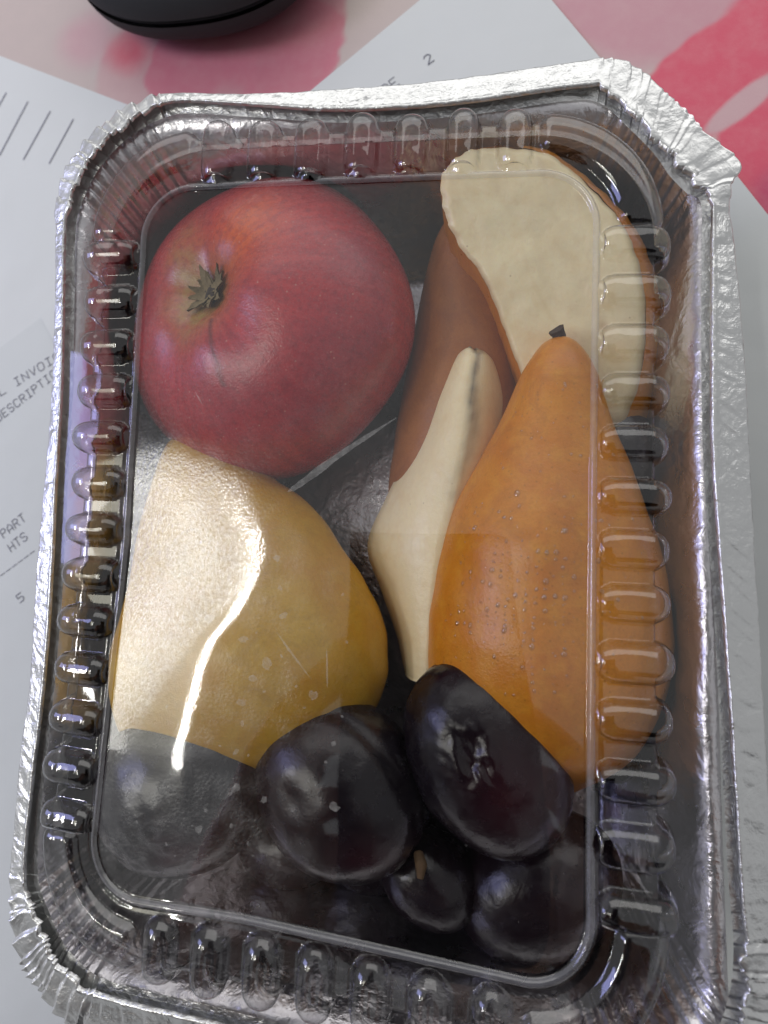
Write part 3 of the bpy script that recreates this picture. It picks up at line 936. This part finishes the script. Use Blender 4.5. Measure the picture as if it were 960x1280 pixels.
# ------------------------------------------------------------------ fruit
def blob(center, radii, rot, n=72, k=48, fn=None):
    """Ellipsoid-like body; rot is a 3x3 Matrix; fn(dir) -> radial factor."""
    V = []; c = Vector(center); D = []
    for i in range(n):
        t = 2 * math.pi * i / n
        for j in range(k):
            p = math.pi * j / (k - 1)
            d = Vector((math.sin(p) * math.cos(t), math.sin(p) * math.sin(t), math.cos(p)))
            f = fn(d) if fn else 1
            q = rot @ Vector((d.x * radii[0] * f, d.y * radii[1] * f, d.z * radii[2] * f))
            V.append(c + q); D.append(d)
    return V, grid_faces(n, k), D


def lathe_bent(axis, rads, flat=.9, n=90, rings=110, nz=.02, seed=1):
    A = catmull([(*a,) for a in axis], rings); R = catmull([(r, 0) for r in rads], rings)[:, 0]
    V = []
    for i in range(rings):
        d = Vector(A[min(i + 1, rings - 1)] - A[max(i - 1, 0)]).normalized()
        up = Vector((0, 0, 1)); u = d.cross(up).normalized(); v = u.cross(d)
        r = max(.001, R[i])
        for k in range(n):
            t = 2 * math.pi * k / n
            p = Vector(A[i]) + u * (math.cos(t) * r) + v * (math.sin(t) * r * flat)
            f = 1 + nz * vnoise(p, .5, seed) + nz * .35 * vnoise(p, 1.6, seed + 3)
            p = Vector(A[i]) + (p - Vector(A[i])) * f
            V.append(p)
    F = []
    for i in range(rings - 1):
        for k in range(n):
            F.append((i * n + k, (i + 1) * n + k, (i + 1) * n + (k + 1) % n, i * n + (k + 1) % n))
    F.append(tuple(range(n))); F.append(tuple((rings - 1) * n + k for k in range(n - 1, -1, -1)))
    return V, F


def build_apple():
    c = Vector((-3.12, 5.62, -3.08))
    # the calyx end points up and to the left
    ax = Vector((-.33, .07, .94)).normalized()
    xa = Vector((1, 0, 0)); xa = (xa - ax * xa.dot(ax)).normalized(); ya = ax.cross(xa)
    root = empty('apple', tuple(c), 'red apple with brown calyx in the tray\'s upper left corner', 'apple')
    R = Matrix(((xa.x, ya.x, ax.x), (xa.y, ya.y, ax.y), (xa.z, ya.z, ax.z)))
    root.rotation_euler = R.to_euler()

    def prof(phi):                                   # phi from the calyx pole
        r = 4.06 * math.sin(phi) ** .92
        z = 2.72 * math.cos(phi)
        z -= .56 * math.exp(-(phi / .19) ** 2) + .16 * math.exp(-(phi / .5) ** 2)
        z += .5 * math.exp(-((math.pi - phi) / .25) ** 2)
        return r, z
    n, k = 160, 130; V = []; og = []; gr = []; scar = []
    for i in range(n):
        t = 2 * math.pi * i / n
        for j in range(k):
            phi = math.pi * (j / (k - 1)) ** 1.15
            r, z = prof(phi)
            lob = 1 + .018 * math.cos(5 * t + .6) * math.sin(phi) + .02 * math.cos(2 * t + 1) + .012 * math.cos(3 * t)
            z += .06 * math.cos(5 * t + .6) * math.exp(-((phi - .38) / .25) ** 2)
            x, y = r * lob * math.cos(t), r * lob * math.sin(t)
            V.append((x, y, z))
            og.append(math.exp(-((x - 1.05) / .95) ** 2 - ((y - 1.15) / 1.25) ** 2) * .95 if z > 0 else 0)
            g = math.exp(-(math.hypot(x + .1, y + .15) / .85) ** 2) + .6 * math.exp(-((x + .75) / .55) ** 2 - ((y - 1.0) / 1.1) ** 2) + .35 * math.exp(-((x + .2) / .6) ** 2 - ((y + .9) / .6) ** 2)
            gr.append(min(1, g) if z > 0 else 0)
            # one thin dark scratch running down from the calyx
            xs = .42 + .24 * (-y - .8)
            scar.append(.9 * math.exp(-((x - xs) / .06) ** 2) if (-2.5 < y < -.9 and z > 0) else 0)
    Vl = np.array([R @ Vector(v) for v in V]) + np.array(c)
    F = grid_faces(n, k)
    # mesh() stores coordinates relative to the root's place; undo the root's turn so that object space is the apple's own
    me = mesh('skin', np.array(V) + np.array(c), F, APPLE, root, attrs={'orange': og, 'green': gr, 'scar': scar})
    # calyx: dark core and dry curled sepals
    zc = prof(0.05)[1]
    Vb, Fb, _ = blob(tuple(c + Vector((0, 0, zc + .02))), (.25, .25, .11), Matrix.Identity(3), 20, 12, lambda d: 1 + .3 * noise.noise(d * 4))
    mesh('calyx_core', Vb, Fb, SEPAL_DARK, root)
    rr = random.Random(5)
    for a in range(13):
        t = 2 * math.pi * a / 13 + rr.uniform(-.12, .12); Lh = rr.uniform(.34, .62)
        u = Vector((math.cos(t), math.sin(t), 0)); w_ = Vector((-u.y, u.x, 0)); VS = []
        for q in range(7):
            f = q / 6; wd = .13 * math.sin(math.pi * (.2 + .72 * f)) * (1.15 - f * .6)
            ph_ = math.asin(min(1, ((.06 + Lh * f) / 4.06)))
            zz = max(prof(ph_)[1], zc) + .05 + .05 * f + .05 * math.sin(f * 3 + a * 1.7)
            p = u * (.06 + Lh * f) + Vector((0, 0, zz))
            tw = rr.uniform(-.02, .02)
            VS += [p + w_ * wd + Vector((0, 0, .035 + tw)), p + Vector((0, 0, -.015)), p - w_ * wd + Vector((0, 0, .035 - tw))]
        FS = grid_faces(7, 3, False)
        k0 = len(VS); VS += [v - Vector((0, 0, .025)) for v in VS]
        FS += [tuple(i + k0 for i in f[::-1]) for f in FS]
        mesh('sepal', np.array([tuple(v) for v in VS]) + np.array(c), FS, SEPAL, root)


build_apple()


def build_front_pear():
    root = empty('pear', (4.1, -1.0, -5), 'whole orange-brown pear with dark stem and water drops, nearest the lid', 'pear')
    axis = [(4.30, 4.72, -1.5), (4.31, 4.5, -1.52), (4.32, 3.9, -1.62), (4.32, 3.0, -1.85), (4.3, 1.8, -2.15), (4.25, .4, -2.45), (4.24, -1.2, -2.74), (4.28, -2.8, -2.85), (4.36, -4.3, -2.9), (4.4, -5.3, -2.9), (4.4, -5.42, -2.9)]
    rads = [.05, .42, .80, 1.16, 1.74, 2.36, 2.70, 2.68, 2.05, .7, .02]
    V, F = lathe_bent(axis, rads, .93, nz=.035, seed=2)
    skin = mesh('skin', V, F, PEAR, root)
    sv, sf = tube([(4.30, 4.55, -1.5), (4.28, 4.70, -1.40), (4.26, 4.74, -1.36), (4.22, 4.79, -1.32)], [.13, .14, .16, .18], 9)
    sv = [v + Vector((.04 * vnoise(v, 9, 1), .04 * vnoise(v, 9, 2), .05 * vnoise(v, 7, 3))) for v in sv]
    mesh('stem', sv, sf, STEM, root)
    # water drops: small caps sitting on the upper skin
    Vn = np.array([tuple(v) for v in V]); rr = random.Random(11)
    DV = []; DF = []
    me = skin.data
    nv = [tuple(me.vertices[i].normal) for i in range(len(me.vertices))]
    cand = [i for i in range(len(Vn)) if nv[i][2] > .62 and -3.2 < Vn[i][1] < 3.6 and 1.9 < Vn[i][0] < 6.0]
    for q in range(2400):
        i = rr.choice(cand); x, y = Vn[i][0], Vn[i][1]
        dens = math.exp(-((x - 3.5) / 1.0) ** 2 - ((y + .9) / 1.25) ** 2) + .10
        if rr.random() > dens: continue
        r = rr.choice((.011, .012, .013, .014, .015, .016, .017, .02, .02, .022, .025, .03, .035, .045, .055)) * rr.uniform(.8, 1.2)
        if y > 1.2: r *= .7
        n = Vector(nv[i]); a = n.cross(Vector((0, 1, 0))).normalized(); b = n.cross(a); p = Vector(Vn[i]) + Vector((rr.uniform(-.03, .03), rr.uniform(-.03, .03), 0))
        k0 = len(DV); st = rr.uniform(.8, 1.4)
        for ring in range(4):
            th = math.pi / 2 * ring / 3.3
            for k in range(10):
                t = 2 * math.pi * k / 10
                DV.append(p + (a * math.cos(t) + b * math.sin(t) * st) * (r * math.cos(th)) + n * (r * .62 * math.sin(th) - .004))
        for ring in range(3):
            for k in range(10):
                DF.append((k0 + ring * 10 + k, k0 + ring * 10 + (k + 1) % 10, k0 + (ring + 1) * 10 + (k + 1) % 10, k0 + (ring + 1) * 10 + k))
        DF.append(tuple(k0 + 30 + k for k in range(10)))
    d = mesh('water_drop', DV, DF, DROP, root); d['kind'] = 'stuff'


build_front_pear()


def build_back_pear():
    root = empty('pear', (2.0, 4.5, -6), 'dull brown pear lying deeper between the apple and the cut half', 'pear')
    axis = [(2.35, 8.95, -3.3), (2.33, 8.8, -3.3), (2.3, 8.1, -3.35), (2.22, 6.5, -3.5), (2.12, 4.5, -3.7), (2.05, 2.6, -3.9), (2.0, .8, -4.1), (2.0, -.6, -4.2), (2.0, -1.0, -4.2)]
    rads = [.05, .55, .98, 1.26, 1.5, 1.68, 1.7, 1.0, .02]
    V, F = lathe_bent(axis, rads, .95, nz=.03, seed=9)
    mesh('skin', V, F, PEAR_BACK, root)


build_back_pear()


def build_yellow_pear():
    root = empty('pear', (-3, -2, -5.5), 'golden yellow pear behind the misted part of the lid', 'pear')
    axis = [(-4.9, 2.75, -2.9), (-4.87, 2.6, -2.9), (-4.7, 1.8, -2.8), (-4.25, .6, -2.7), (-3.55, -.9, -2.6), (-3.0, -2.8, -2.55), (-2.75, -4.4, -2.65), (-2.6, -5.6, -2.8), (-2.6, -5.85, -2.8)]
    rads = [.05, .7, 1.35, 2.1, 2.95, 3.62, 3.1, 1.3, .02]
    V, F = lathe_bent(axis, rads, .63, nz=.035, seed=5)
    V = [Vector((v.x if v.x > -5.4 else -5.4 - .55 * math.tanh((-5.4 - v.x) / .8), v.y, v.z)) for v in V]
    mesh('skin', V, F, PEAR_YEL, root)


build_yellow_pear()


def build_half():
    out = [(1.62, 8.35), (2.01, 8.75), (2.55, 8.82), (3.14, 8.80), (3.99, 8.58), (4.96, 7.86), (5.72, 6.98), (6.15, 5.86), (6.28, 4.72), (6.16, 3.7), (5.92, 3.05), (5.6, 2.95), (5.2, 3.5), (4.5, 3.7), (3.75, 3.9), (3.42, 4.45), (3.05, 5.3), (2.53, 6.3), (2.0, 6.97), (1.69, 7.63)]
    zc = lambda y: -.75 - 1.9 * min(1.1, max(0, (8.9 - y) / 6.2))
    root = empty('pear_half', (4.0, 6.2, -4), 'cut pear half with pale flesh facing up in the upper right', 'pear half')
    n = 260; O = catmull(out, n, True); c = np.array((3.9, 6.4))
    for i in range(n):
        x, y = O[i]
        ragged = .07 if x < 2.3 and y > 6.6 else .03
        q = vnoise((x, y, 0), 3.5, 2) * ragged + vnoise((x, y, 0), 9, 4) * ragged * .5
        d = (O[i] - c) / np.linalg.norm(O[i] - c); O[i] = O[i] + d * q
    fr = np.concatenate([np.linspace(0, .9, 30), np.linspace(.92, 1, 8)])
    V = []; br = []; stn = []; core = []
    for i in range(n):
        for f in fr:
            p = c + (O[i] - c) * f
            z = zc(p[1]) + .05 * vnoise((p[0], p[1], 0), .6, 3) + .018 * vnoise((p[0], p[1], 0), 2.5, 3) - .10 * max(0, (f - .9) / .1) ** 2
            # shallow scoop where the core was cut out
            u = (p[0] - 4.35) * .86 + (p[1] - 6.2) * .5; v = -(p[0] - 4.35) * .5 + (p[1] - 6.2) * .86
            z -= .09 * math.exp(-(u / .6) ** 2 - (v / 1.3) ** 2) + .05 * max(0, vnoise((u, v, 0), 1.1, 9)); z += .03 * vnoise((u * 2.5, v * .6, 0), 1.2, 11)
            rc = math.hypot(u / .62, v / 1.45) + .12 * vnoise((p[0], p[1], 0), 2.2, 5)
            core.append(.22 * math.exp(-((rc - 1) / .07) ** 2) + .25 * math.exp(-((rc - .55) / .2) ** 2) + .35 * math.exp(-((1 - f) / .07) ** 2) + .3 * max(0, vnoise((u, v * .25, 0), 3.5, 8)) * (rc > 1))
            V.append((*p, z))
            b = .45 * math.exp(-((1 - f) / .03) ** 2) * (.9 if O[i][0] < 3.6 and O[i][1] < 6.5 or O[i][0] > 4.2 else .0)
            b += .5 * math.exp(-((p[0] - 5.32) / .09) ** 2 - ((p[1] - 5.12) / .1) ** 2) + .22 * math.exp(-((p[0] - 4.7) / .18) ** 2 - ((p[1] - 7.75) / .12) ** 2)
            br.append(min(1, b)); stn.append(0)
    mesh('flesh', V, grid_faces(n, len(fr), True, True), FLESH, root, attrs={'brown': br, 'stain': stn, 'core': core})
    # skin: from the rim of the cut down round the belly
    prof = [(1.0, 0, -.10), (1.03, .05, -.2), (1.07, .16, -.45), (1.085, .22, -.8), (1.05, .22, -1.2), (.96, .2, -1.6), (.8, .15, -1.95), (.5, .1, -2.2), (.2, 0, -2.3), (.01, 0, -2.32)]
    VS = []
    for i in range(n):
        for s, sh, dz in prof:
            lft = min(1, max(0, (O[i][0] - 2.6) / 1.2)); p = c + (O[i] - c) * (1 + (s - 1) * lft if s > 1 else s - .06 * (1 - lft) * (1 - s < .5) * (dz < -.15))
            rt = max(0, (O[i][0] - c[0]) / 2.2)
            VS.append((p[0] + sh * 1.75 * rt, p[1] + sh * 1.2 * max(0, (O[i][1] - c[1]) / 2.4) * (1 if O[i][0] > 3.4 else .3), zc(p[1]) + dz))
    mesh('skin', VS, grid_faces(n, len(prof), True, False), PEAR, root)


build_half()


def build_wedge():
    root = empty('pear_wedge', (1.6, 1.5, -5), 'narrow peeled pear wedge with dark tip between two brown pears', 'pear wedge')
    m_ = 90
    Lp = catmull([(2.25, 4.72, -2.45), (1.86, 4.62, -2.75), (1.42, 3.93, -2.95), (.90, 2.48, -3.1), (.33, 1.24, -3.2), (-.12, 0.0, -3.3), (.30, -1.16, -3.3), (.72, -2.2, -3.3), (1.0, -3.2, -3.3)], m_)
    Rd = catmull([(2.42, 4.74, -2.3), (2.5, 4.5, -2.0), (2.42, 3.5, -1.84), (2.28, 2.3, -1.8), (2.10, 1.14, -1.8), (1.87, -.14, -1.85), (1.72, -1.24, -1.95), (1.66, -2.2, -2.05), (1.64, -3.1, -2.15)], m_)
    Rp = catmull([(2.6, 4.72, -2.4), (2.95, 4.52, -2.6), (3.2, 3.75, -2.75), (3.23, 2.69, -2.9), (2.95, 1.49, -3.0), (2.6, .11, -3.1), (2.4, -1.26, -3.2), (2.3, -2.3, -3.3), (2.2, -3.2, -3.3)], m_)
    V = []; stn = []; br = []
    for i in range(m_):
        l, r, q = Lp[i], Rd[i], Rp[i]; row = []
        row += [l + (0.25, 0, -1.6), l + (.05, 0, -.8)]
        for f in np.linspace(0, 1, 12):
            p = l + (r - l) * f; p = p + np.array((0, 0, .34 * math.sin(math.pi * f)))
            row.append(p)
        for f in np.linspace(0, 1, 10)[1:]:
            p = r + (q - r) * f; p = p + np.array((0, 0, .20 * math.sin(math.pi * f)))
            row.append(p)
        row += [q + (-.05, 0, -.8), q + (-.25, 0, -1.6)]
        for j, p in enumerate(row):
            V.append(p + np.array((0, 0, .02 * vnoise(p, 1.3, 2))))
            t = i / (m_ - 1)
            vein = math.exp(-((j - 13.8 - .6 * math.sin(i * .25)) / (2.6 if t < .12 else 1.5)) ** 2) * max(0, 1 - t / .58) ** .8 * 1.3 * (.85 + .6 * vnoise(p, 4, 3))
            vein += .85 * math.exp(-(t / .075) ** 2)
            vein += .28 * math.exp(-((j - 13) / .5) ** 2) * max(0, 1 - t / .7) * max(0, .5 + vnoise(p, 3, 6))
            stn.append(min(.93, max(0, vein))); br.append((.26 + .15 * vnoise(p, 1.2, 7)) if j > 13 else .04)
    k = len(V) // m_
    F = grid_faces(m_, k, False, True)
    F.append(tuple(range(k))); F.append(tuple((m_ - 1) * k + j for j in range(k))[::-1])
    mesh('flesh', V, F, FLESH, root, attrs={'stain': stn, 'brown': br})


build_wedge()


def build_plum(center, radii, ang, tilt, label, seed, dimple=None, red=None, shrivel=None):
    root = empty('plum', center, label, 'plum', 'dark plums at the lower end of the tray')
    R = Matrix.Rotation(ang, 3, 'Z') @ Matrix.Rotation(tilt, 3, 'Y')
    Ri = R.inverted()
    dd = Vector(dimple).normalized() if dimple else None
    cl = Vector((0, math.cos(seed), math.sin(seed)))

    def fn(d):
        f = 1 + .025 * noise.noise(d * 1.6 + Vector((seed, 0, 0))) + .008 * noise.noise(d * 6 + Vector((seed, 0, 0)))
        s = d.dot(cl)                                                # the seam down one side
        if d.dot(cl.cross(Vector((1, 0, 0)))) > 0: f -= .022 * math.exp(-(s / .09) ** 2)
        if dd is not None:
            wd = (R @ d); a = math.acos(max(-1, min(1, wd.dot(dd))))
            f -= (.09 if shrivel else .035) * math.exp(-(a / .15) ** 2)
            if shrivel: f += .06 * math.exp(-(a / .30) ** 2) * noise.noise(wd * 9 + Vector((seed, 3, 0)))
        return f
    V, F, D = blob(center, radii, R, 120, 90, fn)
    rd = []
    for v in V:
        if red: rd.append(max(0, min(1, math.exp(-((v.x - red[0]) / red[2]) ** 2 - ((v.y - red[1]) / red[3]) ** 2))))
        else: rd.append(.12)
    mesh('skin', V, F, PLUM, root, attrs={'red': rd})
    return root


build_plum((2.98, -4.42, -1.72), (2.18, 1.62, 1.5), -1.02, .1, 'large plum with maroon patch and wrinkled stem hollow below the front pear', 1.0, (-.12, .12, .95), (3.6, -4.9, .9, 1.1), True)
build_plum((-.18, -5.42, -1.85), (2.08, 1.82, 1.62), -.75, 0, 'dusky plum in the middle of the bottom row beside the yellow pear', 2.2, (-.35, .05, .9), (.9, -6.4, .8, .5))
build_plum((-3.85, -5.75, -1.9), (2.15, 1.95, 1.75), .5, 0, 'misted plum in the tray\'s lower left corner', 3.7, (.0, -.35, .9), (-3.2, -6.8, .6, .6), True)
pd = build_plum((1.86, -7.45, -2.55), (1.22, .98, 1.0), -.5, 0, 'smallest plum at the bottom edge with a tan stalk scar', 5.1, (-.45, .45, .75))
build_plum((4.2, -7.45, -2.9), (1.95, 1.5, 1.4), .5, 0, 'nearly black plum in shade at the lower right of the tray', 6.3)
build_plum((6.05, 2.35, -3.6), (.95, 1.5, 1.2), .15, 0, 'dark plum under the cut half by the right wall', 7.9)
build_plum((.35, -7.55, -4.5), (1.6, 1.4, 1.3), .3, 0, 'deep plum half hidden under the middle and smallest plums', 8.8)
build_plum((-1.9, -7.8, -4.3), (1.5, 1.2, 1.2), .2, 0, 'deep plum below the misted corner plum by the lower wall', 11.3)
build_plum((2.2, -6.2, -4.6), (1.5, 1.3, 1.2), .9, 0, 'deep plum covered by the large wrinkled plum', 12.1)
build_plum((6.0, -3.9, -4.4), (1.0, 1.7, 1.3), .1, 0, 'plum in deep shade between the front pear and the right wall', 9.7)
sv, sf = tube([(1.62, -6.62, -1.72), (1.70, -6.75, -1.5), (1.72, -6.95, -1.38)], [.10, .13, .06], 8)
sv = [v + Vector((.04 * vnoise(v, 6, 1), .04 * vnoise(v, 6, 2), .03 * vnoise(v, 6, 3))) for v in sv]
mesh('stalk', sv, sf, TAN, pd)

# ------------------------------------------------------------------ the phone that takes the picture, held just above the lens
def build_phone():
    root = empty('smartphone', (0.0, -5.2, 11.9), 'black smartphone held over the tray, mirrored as a dark shape in the lid', 'phone')
    hx, hy, r, th = 3.7, 6.6, .9, .34
    loops = [(1, -th), (.0, -th)]
    n = 96; V = []
    prof = [(-.12, -th), (-.03, -th + .04), (0, -th + .12), (0, th - .12), (-.03, th - .04), (-.12, th)]
    o = Vector((.95, -4.9, 11.95))
    for i in range(n):
        P, nn, _, _ = rounded(hx, hy, r, n)[i]
        for off, z in prof:
            p = Vector((P[0] + nn[0] * off, P[1] + nn[1] * off, z))
            V.append(o + RX * p.x + RY * p.y - FW * p.z)
    F = grid_faces(n, 6); F.append([i * 6 for i in range(n)][::-1]); F.append([i * 6 + 5 for i in range(n)])
    mesh('body', V, F, BLACK_GLOSS, root)


build_phone()


# ------------------------------------------------------------------ the person behind the phone: shades and darkens the near side
def build_person():
    root = empty('person', (2, -40, -40), 'person in a dark jacket leaning over the tray and holding the smartphone', 'person')
    JACKET = mat_simple('dark_jacket', (.022, .022, .026), .85, nscale=1.5, var=.3, bump=.3)
    SKIN = mat_simple('skin', (.42, .25, .17), .5, nscale=2, var=.1, bump=.1, Subsurface_Weight=.1)
    HAIR = mat_simple('dark_hair', (.015, .012, .010), .6, nscale=12, var=.5, bump=.6)

    def skinned(name, pts, edges, rad, mt, parent, levels=2):
        me = bpy.data.meshes.new(name)
        off = np.array(parent.location)
        me.from_pydata([tuple(np.array(p) * S - off) for p in pts], edges, []); me.materials.append(mt)
        o = bpy.data.objects.new(name, me); sc.collection.objects.link(o); o.parent = parent
        a = o.modifiers.new('skin', 'SKIN'); a.use_smooth_shade = True
        sv_ = me.skin_vertices[0].data
        for v, r in zip(sv_, rad): v.radius = (r[0] * S, r[1] * S) if hasattr(r, '__len__') else (r * S, r * S)
        sv_[0].use_root = True
        b = o.modifiers.new('sub', 'SUBSURF'); b.levels = levels; b.render_levels = levels
        return o
    P = [(2, -42, -38), (2, -42, -18), (2, -38, 6), (2, -30, 26), (2, -25, 34), (-16, -29, 29), (-25, -24, 11), (-8, -17, 9.8), (20, -29, 29), (29, -24, 11), (9.5, -17, 9.8)]
    Eg = [(0, 1), (1, 2), (2, 3), (3, 4), (3, 5), (5, 6), (6, 7), (3, 8), (8, 9), (9, 10)]
    Rr = [(15, 11), (13.5, 9.5), (14, 9.5), (13, 8), (5, 5), 5.6, 4.6, 3.2, 5.6, 4.6, 3.2]
    skinned('jacket', P, Eg, Rr, JACKET, root)
    skinned('head', [(2, -26, 32), (2, -22.5, 36.5), (2, -19.5, 41), (2, -18, 46.5), (2, -14.6, 40.5), (2, -13.4, 39.4)], [(0, 1), (1, 2), (2, 3), (2, 4), (4, 5)], [4.6, 4.9, (6.6, 7.6), (6.0, 7.0), 1.6, .8], SKIN, root)
    skinned('hair', [(2, -25.5, 43), (2, -22.5, 48.5), (2, -18, 50.5), (2, -14.4, 48.5)], [(0, 1), (1, 2), (2, 3)], [(6.6, 4.5), (6.8, 4.6), (6.4, 4), (5, 2.2)], HAIR, root)
    for sx in (-1, 1):
        bx = -8 if sx < 0 else 9.5
        tx = .95 + sx * 3.85
        P = [(bx, -17, 9.8), (bx - sx * 1.2, -14, 10.4), (tx + sx * 2.4, -11.5, 11.2)]
        Eg = [(0, 1), (1, 2)]; Rr = [2.3, (2.1, 1.3), (2.6, 1.1)]
        for k in range(4):                                        # fingers wrap the phone's long edge from behind
            y = -10.4 + k * 1.55; b = len(P)
            P += [(tx + sx * 1.3, y - .6, 12.3), (tx + sx * .35, y, 12.9), (tx - sx * .75, y + .1, 12.75)]
            Eg += [(2, b), (b, b + 1), (b + 1, b + 2)]; Rr += [.72, .62, .48]
        b = len(P)                                                # thumb lies on the screen side
        P += [(tx + sx * 1.2, -11.6, 12.6), (tx - sx * .3, -10.6, 13.2), (tx - sx * 1.4, -9.6, 13.1)]
        Eg += [(2, b), (b, b + 1), (b + 1, b + 2)]; Rr += [.95, .75, .55]
        skinned('hand', P, Eg, Rr, SKIN, root, 2)


build_person()
